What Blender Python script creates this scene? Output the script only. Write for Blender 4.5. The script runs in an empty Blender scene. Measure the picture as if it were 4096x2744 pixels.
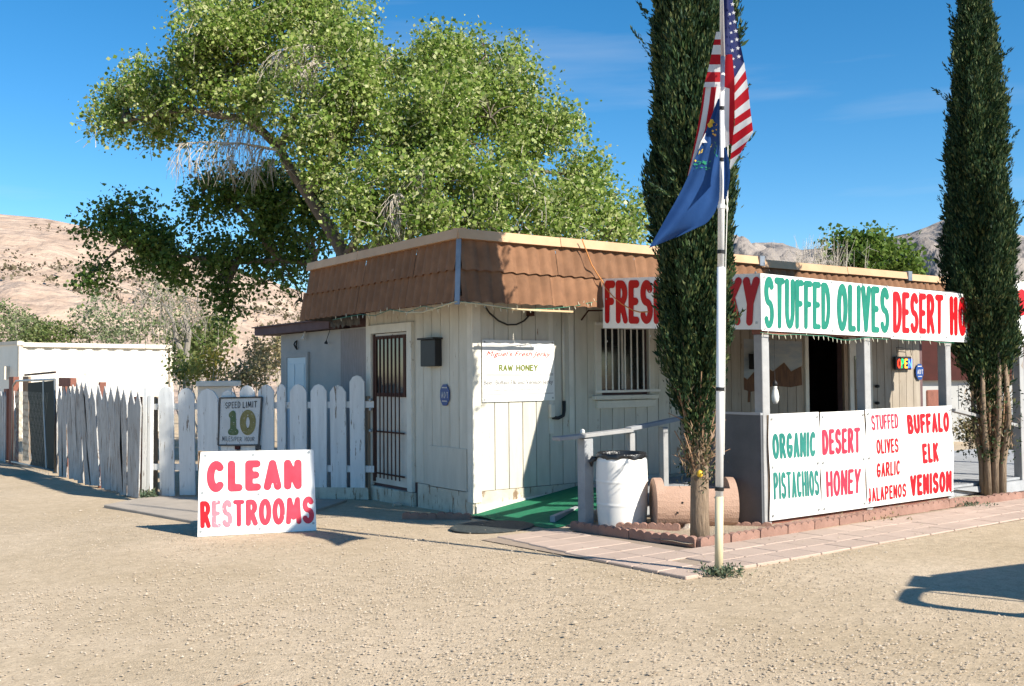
import bpy, bmesh, math, random
import numpy as np
from mathutils import Vector, Matrix, noise
random.seed(7); rng = np.random.default_rng(7)
sc = bpy.context.scene; COL = sc.collection
R = math.radians
# ------------------------------------------------------------------ camera
CAM = Vector((-6.3112, -9.6380, 1.7328)); YAW, PITCH, ROLL, FPX = .6196, .0319, .0081, 985.2
cam = bpy.data.cameras.new('camera'); camo = bpy.data.objects.new('camera', cam); COL.objects.link(camo)
cam.sensor_width = 36; cam.lens = 36*FPX/1024; cam.clip_start = .05; cam.clip_end = 9000
FW = Vector((math.sin(YAW)*math.cos(PITCH), math.cos(YAW)*math.cos(PITCH), math.sin(PITCH)))
RT = Vector((math.cos(YAW), -math.sin(YAW), 0)); UP = RT.cross(FW)
camo.matrix_world = Matrix.Translation(CAM) @ Matrix((RT, UP, -FW)).transposed().to_4x4() @ Matrix.Rotation(-ROLL, 4, 'Z')
sc.camera = camo
sc.render.resolution_x, sc.render.resolution_y = 1024, 686
# ------------------------------------------------------------------ sky, sun, exposure
SUN_AZ, SUN_EL = R(15), R(36)          # azimuth measured from -Y towards +X
SDIR = Vector((math.sin(SUN_AZ)*math.cos(SUN_EL), -math.cos(SUN_AZ)*math.cos(SUN_EL), math.sin(SUN_EL)))
w = bpy.data.worlds.new('World'); sc.world = w; w.use_nodes = True
nt = w.node_tree; bg = nt.nodes['Background']
sky = nt.nodes.new('ShaderNodeTexSky'); sky.sky_type = 'NISHITA'; sky.sun_disc = False
sky.sun_elevation = SUN_EL; sky.sun_rotation = R(165); sky.altitude = 1200; sky.air_density = 1.0; sky.dust_density = .0; sky.ozone_density = 3.0
hs = nt.nodes.new('ShaderNodeHueSaturation'); hs.inputs['Saturation'].default_value = 1.33; hs.inputs['Hue'].default_value = .494
nt.links.new(sky.outputs[0], hs.inputs['Color']); 
ctc = nt.nodes.new('ShaderNodeTexCoord'); cmp_ = nt.nodes.new('ShaderNodeMapping'); cmp_.inputs['Scale'].default_value = (1.6, 1.6, 16); cmp_.inputs['Rotation'].default_value = (.03, .05, 0); nt.links.new(ctc.outputs['Generated'], cmp_.inputs[0])
cnz = nt.nodes.new('ShaderNodeTexNoise'); cnz.inputs['Scale'].default_value = 1.4; cnz.inputs['Detail'].default_value = 7; nt.links.new(cmp_.outputs[0], cnz.inputs[0])
crp = nt.nodes.new('ShaderNodeValToRGB'); crp.color_ramp.elements[0].position = .56; crp.color_ramp.elements[1].position = .80; crp.color_ramp.elements[1].color = (.2, .2, .2, 1); nt.links.new(cnz.outputs[0], crp.inputs[0])
cmx = nt.nodes.new('ShaderNodeMix'); cmx.data_type = 'RGBA'; nt.links.new(crp.outputs[0], cmx.inputs[0]); nt.links.new(hs.outputs[0], cmx.inputs[6]); cmx.inputs[7].default_value = (5.2, 5.4, 5.6, 1)
nt.links.new(cmx.outputs[2], bg.inputs['Color'])
bg.inputs['Strength'].default_value = .096
sl = bpy.data.lights.new('sun', 'SUN'); sl.energy = 5.0; sl.angle = R(.6); sl.color = (1, .93, .82)
so = bpy.data.objects.new('sun', sl); COL.objects.link(so); so.rotation_euler = SDIR.to_track_quat('Z', 'Y').to_euler(); so.location = (0, 0, 30)
sc.view_settings.view_transform = 'Standard'; sc.view_settings.look = 'None'; sc.view_settings.exposure = .85; sc.view_settings.gamma = 1
# ------------------------------------------------------------------ pixel -> place helpers (photo pixels, 4096 wide)
def ray(sx, sy):
    u, v = sx/4-512, 343-sy/4; c, s = math.cos(ROLL), math.sin(ROLL)
    u, v = u*c+v*s, -u*s+v*c
    return FW*FPX + RT*u + UP*v
def hit(sx, sy, ax, val):
    d = ray(sx, sy); return CAM + d*((val-CAM[ax])/d[ax])
def AT(sx, sy, D): return CAM + ray(sx, sy)*(D/FPX)
def hitp(sx, sy, p0, n):
    d = ray(sx, sy); return CAM + d*((Vector(p0)-CAM).dot(n)/d.dot(n))
DS = 4096/2341
def ATd(x, y, D): return AT(x*DS, y*DS, D)
def gz(y): return .09-.022*max(-16, min(16, y))
def G(sx, sy, dz=0):
    d = ray(sx, sy); t = (.09+dz-.022*CAM.y-CAM.z)/(d.z+.022*d.y); return CAM+d*t
# ------------------------------------------------------------------ materials
def lin(r, g, b): return tuple(((c/255+.055)/1.055)**2.4 if c > 10 else c/255/12.92 for c in (r, g, b))
def M(name, c1, c2=None, scale=4, rough=.8, bump=0, bscale=40, wear=None, wthr=.62, wscale=(6, 6, 2), metal=0, jit=.0, spec=.3, wsoft=.04, stretch=(1, 1, 1), emit=0, bdist=.02):
    m = bpy.data.materials.new(name); m.use_nodes = True; n = m.node_tree.nodes; L = m.node_tree.links
    b = n['Principled BSDF']; b.inputs['Roughness'].default_value = rough; b.inputs['Metallic'].default_value = metal
    b.inputs['Specular IOR Level'].default_value = spec
    c1 = tuple(c1); c2 = tuple(c2) if c2 else tuple(x*.82 for x in c1)
    tc = n.new('ShaderNodeTexCoord'); oi = n.new('ShaderNodeObjectInfo'); ad = n.new('ShaderNodeVectorMath'); ad.operation = 'MULTIPLY_ADD'
    cb = n.new('ShaderNodeCombineXYZ'); L.new(oi.outputs['Random'], cb.inputs[0]); L.new(oi.outputs['Random'], cb.inputs[1]); L.new(oi.outputs['Random'], cb.inputs[2])
    L.new(cb.outputs[0], ad.inputs[0]); ad.inputs[1].default_value = (37, 53, 71); L.new(tc.outputs['Object'], ad.inputs[2])
    mp = n.new('ShaderNodeMapping'); mp.inputs['Scale'].default_value = stretch; L.new(ad.outputs[0], mp.inputs[0])
    nz = n.new('ShaderNodeTexNoise'); nz.inputs['Scale'].default_value = scale; nz.inputs['Detail'].default_value = 8; nz.inputs['Roughness'].default_value = .65; L.new(mp.outputs[0], nz.inputs[0])
    cr = n.new('ShaderNodeValToRGB'); cr.color_ramp.elements[0].position = .33; cr.color_ramp.elements[1].position = .67
    cr.color_ramp.elements[0].color = (*c2, 1); cr.color_ramp.elements[1].color = (*c1, 1); L.new(nz.outputs[0], cr.inputs[0])
    out = cr.outputs[0]
    if jit:
        hv = n.new('ShaderNodeHueSaturation'); ma = n.new('ShaderNodeMath'); ma.operation = 'MULTIPLY_ADD'; ma.inputs[1].default_value = 2*jit; ma.inputs[2].default_value = 1-jit
        L.new(oi.outputs['Random'], ma.inputs[0]); L.new(ma.outputs[0], hv.inputs['Value']); L.new(out, hv.inputs['Color']); out = hv.outputs[0]
    if wear:
        wm = n.new('ShaderNodeMapping'); wm.inputs['Scale'].default_value = wscale; L.new(ad.outputs[0], wm.inputs[0])
        wn = n.new('ShaderNodeTexNoise'); wn.inputs['Scale'].default_value = 1; wn.inputs['Detail'].default_value = 9; wn.inputs['Roughness'].default_value = .7; L.new(wm.outputs[0], wn.inputs[0])
        wr = n.new('ShaderNodeValToRGB'); wr.color_ramp.elements[0].position = wthr; wr.color_ramp.elements[1].position = wthr+wsoft
        L.new(wn.outputs[0], wr.inputs[0]); mx = n.new('ShaderNodeMix'); mx.data_type = 'RGBA'
        L.new(wr.outputs[0], mx.inputs[0]); L.new(out, mx.inputs[6]); mx.inputs[7].default_value = (*wear, 1); out = mx.outputs[2]
    L.new(out, b.inputs['Base Color'])
    if bump:
        bn = n.new('ShaderNodeTexNoise'); bn.inputs['Scale'].default_value = bscale; bn.inputs['Detail'].default_value = 6; L.new(mp.outputs[0], bn.inputs[0])
        bp = n.new('ShaderNodeBump'); bp.inputs['Strength'].default_value = bump; bp.inputs['Distance'].default_value = bdist; L.new(bn.outputs[0], bp.inputs['Height']); L.new(bp.outputs[0], b.inputs['Normal'])
    if emit:
        b.inputs['Emission Color'].default_value = (*c1, 1); b.inputs['Emission Strength'].default_value = emit
    return m
def leafmat(name, cols, trans=.35, rough=.5):
    m = bpy.data.materials.new(name); m.use_nodes = True; n = m.node_tree.nodes; L = m.node_tree.links
    b = n['Principled BSDF']; b.inputs['Roughness'].default_value = rough; b.inputs['Specular IOR Level'].default_value = .22
    ge = n.new('ShaderNodeNewGeometry'); cr = n.new('ShaderNodeValToRGB'); e = cr.color_ramp.elements
    e[0].color = (*cols[0], 1); e[1].color = (*cols[-1], 1)
    for i, c in enumerate(cols[1:-1]): e.new((i+1)/(len(cols)-1)).color = (*c, 1)
    L.new(ge.outputs['Random Per Island'], cr.inputs[0]); L.new(cr.outputs[0], b.inputs['Base Color'])
    t = n.new('ShaderNodeBsdfTranslucent'); hv = n.new('ShaderNodeHueSaturation'); hv.inputs['Value'].default_value = 1.25; L.new(cr.outputs[0], hv.inputs['Color']); L.new(hv.outputs[0], t.inputs['Color'])
    mx = n.new('ShaderNodeMixShader'); mx.inputs[0].default_value = trans; L.new(b.outputs[0], mx.inputs[1]); L.new(t.outputs[0], mx.inputs[2])
    L.new(mx.outputs[0], n['Material Output'].inputs['Surface']); return m
WHITE = (.82, .80, .74); BARE = (.20, .14, .10)
mt = {}
mt['siding'] = M('siding_paint', (.62, .59, .50), (.51, .48, .40), scale=2.2, rough=.75, bump=.12, bscale=60, wear=(.27, .18, .11), wthr=.645, wscale=(16, 16, 3), jit=.03, stretch=(3, 3, .6))
mt['trim'] = M('trim_paint', (.70, .67, .58), (.60, .57, .49), scale=4, bump=.1, wear=(.24, .17, .11), wthr=.64, wscale=(12, 12, 5), jit=.03)
mt['skirt'] = M('skirt_paint', (.62, .58, .47), (.45, .40, .31), scale=4, bump=.15, wear=(.24, .16, .10), wthr=.56, wscale=(14, 14, 3))
mt['picket'] = M('picket_paint', (.74, .74, .72), (.60, .60, .58), scale=3, bump=.15, bscale=30, wear=(.19, .14, .10), wthr=.60, wscale=(22, 22, 3), jit=.06, stretch=(4, 4, .5))
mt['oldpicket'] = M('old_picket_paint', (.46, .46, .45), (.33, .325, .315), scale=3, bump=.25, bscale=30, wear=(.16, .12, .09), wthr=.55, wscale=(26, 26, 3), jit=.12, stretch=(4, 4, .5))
mt['greywood'] = M('grey_wood_paint', (.36, .37, .38), (.27, .28, .29), scale=4, bump=.2, wear=(.20, .15, .11), wthr=.66, wscale=(16, 4, 16), jit=.06)
mt['dkwood'] = M('dark_grey_panel', (.10, .105, .115), (.075, .08, .085), scale=3, bump=.1, jit=.04)
mt['post'] = M('post_paint', (.20, .20, .20), (.15, .15, .15), scale=4, bump=.1)
mt['bare'] = M('bare_wood', (.34, .25, .17), (.22, .15, .10), scale=5, bump=.3, stretch=(4, 4, .6))
mt['rustwood'] = M('red_brown_wood', (.25, .10, .07), (.17, .07, .05), scale=6, bump=.3)
mt['tile'] = M('brown_roof_tile', (.25, .128, .068), (.17, .086, .046), scale=5, rough=.9, bump=.35, bscale=160, jit=.09, wear=(.34, .22, .155), wthr=.66, wscale=(5, 5, 2))
mt['cap'] = M('tan_roof_cap', (.56, .36, .21), (.47, .29, .16), scale=3, rough=.6, jit=.04)
mt['flash'] = M('grey_flashing', (.30, .33, .37), (.2, .22, .25), scale=6, rough=.45, metal=.5)
mt['dark'] = M('dark_void', (.02, .02, .02), (.012, .012, .012))
mt['black'] = M('black_metal', (.022, .022, .022), (.015, .015, .015), rough=.5)
mt['rust'] = M('rusty_iron', (.085, .035, .022), (.05, .022, .016), scale=20, rough=.75)
mt['glass'] = M('window_glass', (.02, .024, .026), (.012, .014, .015), rough=.08, spec=.6)
mt['whitem'] = M('white_bar_paint', (.76, .74, .68), (.66, .64, .58), scale=8, rough=.5)
mt['conduit'] = M('conduit_paint', (.64, .62, .54), (.56, .54, .47), rough=.6)
mt['cord'] = M('orange_cord', (.62, .26, .08), rough=.6); mt['cable'] = M('black_cable', (.03, .03, .03), rough=.6)
mt['greenw'] = M('green_wire', (.03, .20, .12), rough=.5); mt['bulb'] = M('clear_bulb', (.75, .72, .55), rough=.2, spec=.6)
mt['wirew'] = M('cream_wire', (.55, .48, .30), rough=.5)
mt['board'] = M('sign_board_white', (.84, .83, .79), (.80, .79, .75), scale=3, rough=.45, wear=(.62, .59, .52), wthr=.68, wscale=(6, 6, 6), spec=.4)
mt['redp'] = M('red_sign_paint', lin(184, 14, 24), lin(172, 12, 22), scale=6, rough=.45)
mt['tealp'] = M('teal_sign_paint', lin(34, 124, 104), lin(26, 110, 92), scale=6, rough=.45)
mt['tealb'] = M('teal_banner_paint', lin(28, 108, 98), lin(52, 124, 114), scale=6, rough=.45)
mt['pinkp'] = M('sunfaded_red_paint', lin(200, 64, 82), lin(190, 48, 66), scale=5, rough=.5, wear=lin(240, 190, 190), wthr=.68, wscale=(14, 14, 14))
mt['redf'] = M('banner_red_paint', lin(176, 22, 36), lin(166, 16, 28), scale=5, rough=.5)
mt['roseb'] = M('banner_rose_paint', lin(194, 56, 78), lin(184, 44, 66), scale=5, rough=.5)
WS = dict(wear=(.5, .5, .48), wthr=.60, wscale=(34, 34, 34)); mt['blackp'] = M('black_sign_paint', (.045, .05, .055), rough=.7, **WS); mt['goldp'] = M('gold_sign_paint', lin(138, 130, 84), lin(112, 106, 66), scale=12, rough=.7, **WS); mt['greenp'] = M('green_sign_paint', lin(66, 98, 70), lin(104, 112, 74), scale=14, rough=.7, **WS)
mt['speed'] = M('weathered_sign_paint', (.60, .61, .60), (.50, .51, .50), scale=6, wear=(.13, .13, .12), wthr=.62, wscale=(28, 28, 9), bump=.15)
mt['olivep'] = M('olive_print', lin(112, 124, 44)); mt['redprint'] = M('red_print', lin(205, 40, 35)); mt['greyprint'] = M('grey_print', (.22, .21, .21))
mt['vinyl'] = M('white_vinyl', (.80, .79, .75), (.77, .76, .72), scale=3, rough=.4)
mt['barrel'] = M('white_plastic', (.80, .785, .74), (.75, .735, .69), scale=2, rough=.42, wear=(.5, .46, .4), wthr=.7, wscale=(5, 5, 5), spec=.4)
mt['bag'] = M('black_bin_bag', (.018, .019, .021), (.012, .012, .013), rough=.28, spec=.6, bump=.6, bscale=35)
mt['conc'] = M('pink_concrete', (.46, .30, .22), (.37, .24, .175), scale=5, rough=.9, bump=.35, bscale=70, wear=(.24, .17, .13), wthr=.66, wscale=(6, 6, 6))
mt['soilin'] = M('planter_soil', (.12, .09, .06))
mt['slab'] = M('grey_concrete', (.40, .345, .285), (.33, .285, .235), scale=4, rough=.9, bump=.3, bscale=70)
mt['paver'] = M('pink_paver', (.47, .36, .29), (.42, .32, .255), scale=6, rough=.9, bump=.25, bscale=90, jit=.06, wear=(.42, .33, .24), wthr=.60, wscale=(3, 3, 3), wsoft=.2)
mt['edging'] = M('red_edging', (.34, .20, .155), (.25, .145, .11), scale=7, rough=.9, bump=.3, bscale=60, jit=.08)
mt['carpet'] = M('green_turf_carpet', (.02, .20, .10), (.015, .15, .075), scale=8, rough=.95, bump=.5, bscale=250)
mt['mat'] = M('rubber_mat', (.06, .075, .075), (.03, .035, .035), scale=30, rough=.8, bump=.5, bscale=80)
mt['pole'] = M('white_pole_paint', (.78, .775, .77), (.72, .715, .71), scale=5, rough=.35, spec=.5); mt['polebase'] = M('cream_pole_paint', (.66, .56, .36), (.58, .49, .31), scale=5, rough=.5)
mt['cont'] = M('container_paint', (.76, .72, .64), (.70, .66, .58), scale=2, rough=.5, wear=(.42, .25, .15), wthr=.71, wscale=(3, 3, 2))
mt['contf'] = M('container_frame', (.68, .61, .50), (.60, .52, .42), scale=3, rough=.6, wear=(.3, .15, .08), wthr=.63, wscale=(5, 5, 5))
mt['annex'] = M('annex_stucco', (.42, .40, .37), (.36, .345, .32), scale=3, rough=.9, bump=.2, bscale=80); mt['annex2'] = M('annex_plywood', (.32, .29, .28), (.24, .215, .205), scale=9, rough=.9, stretch=(4, 4, .5), bump=.2)
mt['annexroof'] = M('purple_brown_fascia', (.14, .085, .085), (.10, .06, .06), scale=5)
mt['bluedoor'] = M('pale_blue_door', (.60, .67, .69), (.55, .62, .64), scale=3, rough=.5)
mt['tar'] = M('ragged_tar_paper', (.12, .115, .11), (.06, .058, .055), scale=12)
mt['screen'] = M('green_black_screen', (.014, .024, .02), (.01, .016, .014), scale=8, rough=.8, bump=.2)
mt['galv'] = M('galvanised_steel', (.42, .43, .42), (.33, .34, .33), rough=.45, metal=.6)
mt['redwall'] = M('shaded_red_wall', (.075, .018, .014), (.055, .014, .011), scale=4); mt['whitewall'] = M('shed_white', (.50, .50, .48), (.44, .44, .42), scale=3)  # shed's red is darkened: shade is put into the colour
mt['adt'] = M('blue_plate', lin(24, 66, 132), lin(18, 56, 118), rough=.35); mt['mural'] = M('mural_brown', (.16, .075, .035), (.07, .035, .02), scale=7, stretch=(2, 1, .6)); mt['muralblue'] = M('mural_blue', (.22, .27, .31), (.36, .36, .34), scale=4, stretch=(.6, 1, 3))
mt['yellow'] = M('yellow_plastic', (.75, .47, .04), rough=.4); mt['rock'] = M('pale_rock', (.55, .46, .36), (.40, .33, .25), scale=6, bump=.4)
mt['fred'] = M('flag_red', lin(188, 30, 40), lin(176, 24, 34), rough=.7); mt['fwhite'] = M('flag_white', (.78, .77, .76), rough=.7); mt['fblue'] = M('flag_navy', lin(30, 40, 92), lin(26, 34, 82), rough=.7)
mt['nblue'] = M('cobalt_flag', lin(46, 82, 136), lin(36, 68, 118), scale=3, rough=.8, spec=.1); mt['ngold'] = M('flag_gold', lin(206, 176, 60), rough=.6); mt['ngreen'] = M('flag_green', lin(30, 130, 96), rough=.6)
mt['van'] = M('grey_car_paint', (.18, .19, .2), rough=.25, spec=.6); mt['tyre'] = M('tyre_rubber', (.02, .02, .02), rough=.85)
mt['bark'] = M('cottonwood_bark', (.19, .155, .12), (.10, .08, .062), scale=7, rough=.95, bump=.6, bscale=20, stretch=(3, 3, .6)); mt['dead'] = M('dead_twig', (.50, .44, .36), (.38, .33, .27), scale=8)
mt['cbark'] = M('cypress_bark', (.30, .22, .15), (.17, .125, .085), scale=14, rough=.95, bump=.8, bscale=30, stretch=(4, 4, .5)); mt['cstem'] = M('cypress_stem', (.40, .25, .15), (.26, .15, .09), scale=10)
mt['stone'] = leafmat('gravel_stone', [(.28, .215, .15), (.42, .335, .24), (.50, .405, .30), (.36, .29, .21), (.53, .45, .35)], trans=0, rough=.9)
LEAF = leafmat('cottonwood_leaf', [(.08, .15, .022), (.155, .24, .04), (.24, .325, .07), (.36, .425, .125), (.57, .57, .30)], .42, .38)  # palest tones paint sun highlights onto random leaves
LEAF_SHADED = leafmat('shaded_cottonwood_leaf', [(.04, .085, .018), (.075, .135, .026), (.115, .185, .036), (.17, .23, .06)], .35, .42)  # darker copy of the leaf colours; shade from the crown is painted in
CYP = leafmat('cypress_spray', [(.006, .022, .010), (.013, .038, .015), (.026, .058, .020), (.05, .085, .028), (.13, .14, .05)], .12, .6)
SHRUB = leafmat('shrub_leaf', [(.07, .12, .03), (.13, .17, .05), (.19, .20, .08)], .3); DRYB = leafmat('dry_brush', [(.22, .18, .09), (.32, .26, .14), (.24, .24, .11)], .2); GREY = leafmat('grey_brush', [(.10, .15, .05), (.17, .21, .09), (.26, .26, .15)], .25)
WEED = leafmat('weed_leaf', [(.06, .10, .06), (.10, .14, .09), (.16, .17, .09)], .2)
def thin(m, k=.4):      # cloth lets some light through
    n = m.node_tree.nodes; L = m.node_tree.links; b = n['Principled BSDF']; t = n.new('ShaderNodeBsdfTranslucent'); L.new(b.inputs['Base Color'].links[0].from_socket, t.inputs['Color'])
    mx = n.new('ShaderNodeMixShader'); mx.inputs[0].default_value = k; L.new(b.outputs[0], mx.inputs[1]); L.new(t.outputs[0], mx.inputs[2]); L.new(mx.outputs[0], n['Material Output'].inputs['Surface'])
for k_ in ('fred', 'fwhite', 'fblue', 'nblue'): thin(mt[k_])
def neon(name, c): return M(name, c, c, emit=2.2)
# ------------------------------------------------------------------ mesh helpers
def woff(o):
    v = Vector((0, 0, 0))
    while o: v += o.location; o = o.parent
    return v
def tag(o, label=None, cat=None, group=None, kind=None):
    if label: o['label'] = label
    if cat: o['category'] = cat
    if group: o['group'] = group
    if kind: o['kind'] = kind
    return o
def T(name, label, cat, loc=(0, 0, 0), group=None):
    o = bpy.data.objects.new(name, None); COL.objects.link(o); o.location = loc; o.empty_display_size = .2
    return tag(o, label, cat, group)
def link(name, me, parent=None, loc=(0, 0, 0), rot=None):
    o = bpy.data.objects.new(name, me); COL.objects.link(o); o.parent = parent; o.location = loc
    if rot: o.rotation_euler = rot
    return o
class MB:
    def __init__(s): s.v = []; s.f = []; s.mi = []; s.cur = 0
    def add(s, vs, fs):
        b = len(s.v); s.v += [tuple(x) for x in vs]; s.f += [tuple(b+i for i in f) for f in fs]; s.mi += [s.cur]*len(fs); return s
    def box(s, x0, x1, y0, y1, z0, z1):
        return s.add([(x0, y0, z0), (x1, y0, z0), (x1, y1, z0), (x0, y1, z0), (x0, y0, z1), (x1, y0, z1), (x1, y1, z1), (x0, y1, z1)],
                     [(3, 2, 1, 0), (4, 5, 6, 7), (0, 1, 5, 4), (1, 2, 6, 5), (2, 3, 7, 6), (3, 0, 4, 7)])
    def bar(s, a, b, wd, th, up=(0, 0, 1)):
        a, b = Vector(a), Vector(b); d = (b-a).normalized(); u = Vector(up); x = d.cross(u)
        if x.length < 1e-4: x = d.cross(Vector((1, 0, 0)))
        x.normalize(); u = x.cross(d).normalized(); vs = []
        for p in (a, b):
            for i, j in ((-1, -1), (1, -1), (1, 1), (-1, 1)): vs.append(p+x*(i*wd/2)+u*(j*th/2))
        return s.add(vs, [(0, 1, 2, 3), (7, 6, 5, 4), (0, 4, 5, 1), (1, 5, 6, 2), (2, 6, 7, 3), (3, 7, 4, 0)])
    def prism(s, poly, n, th):      # planar polygon, extruded by th along n
        k = len(poly); n = Vector(n)*th; vs = [Vector(p) for p in poly]; vs += [p+n for p in vs]
        return s.add(vs, [tuple(range(k-1, -1, -1)), tuple(range(k, 2*k))]+[(i, (i+1) % k, k+(i+1) % k, k+i) for i in range(k)])
    def tube(s, pts, rad, seg=7, cap=True):
        pts = [Vector(p) for p in pts]; k = len(pts); rad = rad if hasattr(rad, '__len__') else [rad]*k; vs = []; fs = []
        t = (pts[1]-pts[0]).normalized(); ref = Vector((0, 0, 1)) if abs(t.z) < .9 else Vector((1, 0, 0)); x = t.cross(ref).normalized()
        for i, p in enumerate(pts):
            t = (pts[min(i+1, k-1)]-pts[max(i-1, 0)]).normalized(); x = (x-t*x.dot(t)).normalized(); y = t.cross(x)
            for j in range(seg):
                a = 2*math.pi*j/seg; vs.append(p+(x*math.cos(a)+y*math.sin(a))*rad[i])
        for i in range(k-1):
            for j in range(seg): fs.append((i*seg+j, i*seg+(j+1) % seg, (i+1)*seg+(j+1) % seg, (i+1)*seg+j))
        if cap: fs += [tuple(range(seg-1, -1, -1)), tuple((k-1)*seg+j for j in range(seg))]
        return s.add(vs, fs)
    def lathe(s, c, prof, seg=28, cap=(True, True)):
        vs = []; fs = []; k = len(prof)
        for r, z in prof:
            for j in range(seg):
                a = 2*math.pi*j/seg; vs.append((c[0]+r*math.cos(a), c[1]+r*math.sin(a), c[2]+z))
        for i in range(k-1):
            for j in range(seg): fs.append((i*seg+j, i*seg+(j+1) % seg, (i+1)*seg+(j+1) % seg, (i+1)*seg+j))
        if cap[0]: fs.append(tuple(range(seg-1, -1, -1)))
        if cap[1]: fs.append(tuple((k-1)*seg+j for j in range(seg)))
        return s.add(vs, fs)
    def grid(s, fn, nu, nv, mf=None):
        b = len(s.v)
        for j in range(nv+1):
            for i in range(nu+1): s.v.append(tuple(fn(i/nu, j/nv)))
        for j in range(nv):
            for i in range(nu):
                a = b+j*(nu+1)+i; s.f.append((a, a+1, a+nu+2, a+nu+1)); s.mi.append(mf((i+.5)/nu, (j+.5)/nv) if mf else s.cur)
        return s
    def build(s, name, mat, parent=None, smooth=False, bevel=0, loc=None):
        me = bpy.data.meshes.new(name); o0 = Vector(loc) if loc is not None else Vector((0, 0, 0))
        off = (woff(parent) if parent else Vector((0, 0, 0))) + o0
        me.from_pydata([(x-off.x, y-off.y, z-off.z) for x, y, z in s.v], [], s.f)
        for m in (mat if isinstance(mat, (list, tuple)) else [mat]): me.materials.append(m)
        if isinstance(mat, (list, tuple)): me.polygons.foreach_set('material_index', s.mi)
        if smooth: me.polygons.foreach_set('use_smooth', [True]*len(me.polygons))
        me.update(); o = link(name, me, parent, o0)
        if bevel:
            bm = bmesh.new(); bm.from_mesh(me); bmesh.ops.bevel(bm, geom=bm.edges[:], offset=bevel, segments=1, affect='EDGES'); bm.to_mesh(me); bm.free()
        return o
def npmesh(name, V, F, mat, parent=None, kind=None):
    me = bpy.data.meshes.new(name); V = np.asarray(V, dtype=np.float32); F = np.asarray(F, dtype=np.int32); k = F.shape[1]
    if parent: V = V-np.array(woff(parent), dtype=np.float32)
    me.vertices.add(len(V)); me.vertices.foreach_set('co', V.ravel()); me.loops.add(F.size); me.loops.foreach_set('vertex_index', F.ravel())
    me.polygons.add(len(F)); me.polygons.foreach_set('loop_start', np.arange(0, F.size, k, dtype=np.int32)); me.polygons.foreach_set('loop_total', np.full(len(F), k, dtype=np.int32))
    me.materials.append(mat); me.update(calc_edges=True); me.validate(); o = link(name, me, parent)
    if kind: o['kind'] = kind
    return o
def fbm(x, y, z=0, o=5): return noise.fractal(Vector((x, y, z)), 1.0, 2.0, o)
# ------------------------------------------------------------------ painted lettering: fat brush strokes -> outlines filled as thin sheets
def ell(cx, cy, rx, ry, a0, a1, n=14): return [(cx+rx*math.cos(R(a0+(a1-a0)*i/n)), cy+ry*math.sin(R(a0+(a1-a0)*i/n))) for i in range(n+1)]
GL = {
 'A': [[(0, 0), (.5, 1), (1, 0)], [(.2, .33), (.8, .33)]], 'B': [[(0, 0), (0, 1)], [(0, 1)]+ell(.45, .76, .45, .24, 90, -90)+[(0, .52)], [(0, .52)]+ell(.5, .26, .5, .26, 90, -90)+[(0, 0)]],
 'C': [ell(.52, .5, .52, .5, 48, 312, 22)], 'D': [[(0, 0), (0, 1)]+ell(.35, .5, .65, .5, 90, -90, 16)+[(0, 0)]], 'E': [[(.95, 1), (0, 1), (0, 0), (1, 0)], [(0, .52), (.8, .52)]],
 'F': [[(1, 1), (0, 1), (0, 0)], [(0, .52), (.8, .52)]], 'G': [ell(.52, .5, .52, .5, 50, 345, 22)+[(1, .45), (.6, .45)]], 'H': [[(0, 0), (0, 1)], [(1, 0), (1, 1)], [(0, .5), (1, .5)]],
 'I': [[(.5, 0), (.5, 1)]], 'J': [[(.8, 1), (.8, .3)]+ell(.42, .28, .38, .28, 0, -160, 10)], 'K': [[(0, 0), (0, 1)], [(.95, 1), (.05, .45)], [(.3, .6), (1, 0)]], 'L': [[(0, 1), (0, 0), (1, 0)]],
 'M': [[(0, 0), (.12, 1), (.5, .2), (.88, 1), (1, 0)]], 'N': [[(0, 0), (0, 1), (1, 0), (1, 1)]], 'O': [ell(.5, .5, .5, .5, 90, 450, 26)], 'P': [[(0, 0), (0, 1)]+ell(.45, .74, .5, .26, 90, -90)+[(0, .48)]],
 'R': [[(0, 0), (0, 1)]+ell(.42, .75, .5, .25, 90, -90)+[(0, .5)], [(.45, .5), (1, 0)]], 'S': [ell(.5, .75, .46, .25, 25, 270, 14)+ell(.5, .25, .5, .25, 90, -155, 14)],
 'T': [[(0, 1), (1, 1)], [(.5, 1), (.5, 0)]], 'U': [[(0, 1), (0, .4)]+ell(.5, .36, .5, .36, 180, 360, 12)+[(1, 1)]], 'V': [[(0, 1), (.5, 0), (1, 1)]], 'W': [[(0, 1), (.25, 0), (.5, .8), (.75, 0), (1, 1)]],
 'X': [[(0, 0), (1, 1)], [(0, 1), (1, 0)]], 'Y': [[(0, 1), (.5, .45), (1, 1)], [(.5, .45), (.5, 0)]], '/': [[(0, 0), (1, 1)]], "'": [[(.5, 1), (.5, .85)]],
 '1': [[(.5, 0), (.5, 1)], [(.5, 1), (.12, .93)], [(.05, 0), (.95, 0)]], '0': [ell(.5, .5, .5, .5, 90, 450, 30)], '@': [[(0, 0), (.5, 1), (1, 0)]]}
NARROW = {'I': .42, '1': .7, 'L': .82, 'J': .8, 'M': 1.3, 'W': 1.35, ' ': .5, '/': .5, "'": .3, 'E': .88, 'F': .88, 'O': 1.05}
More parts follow.
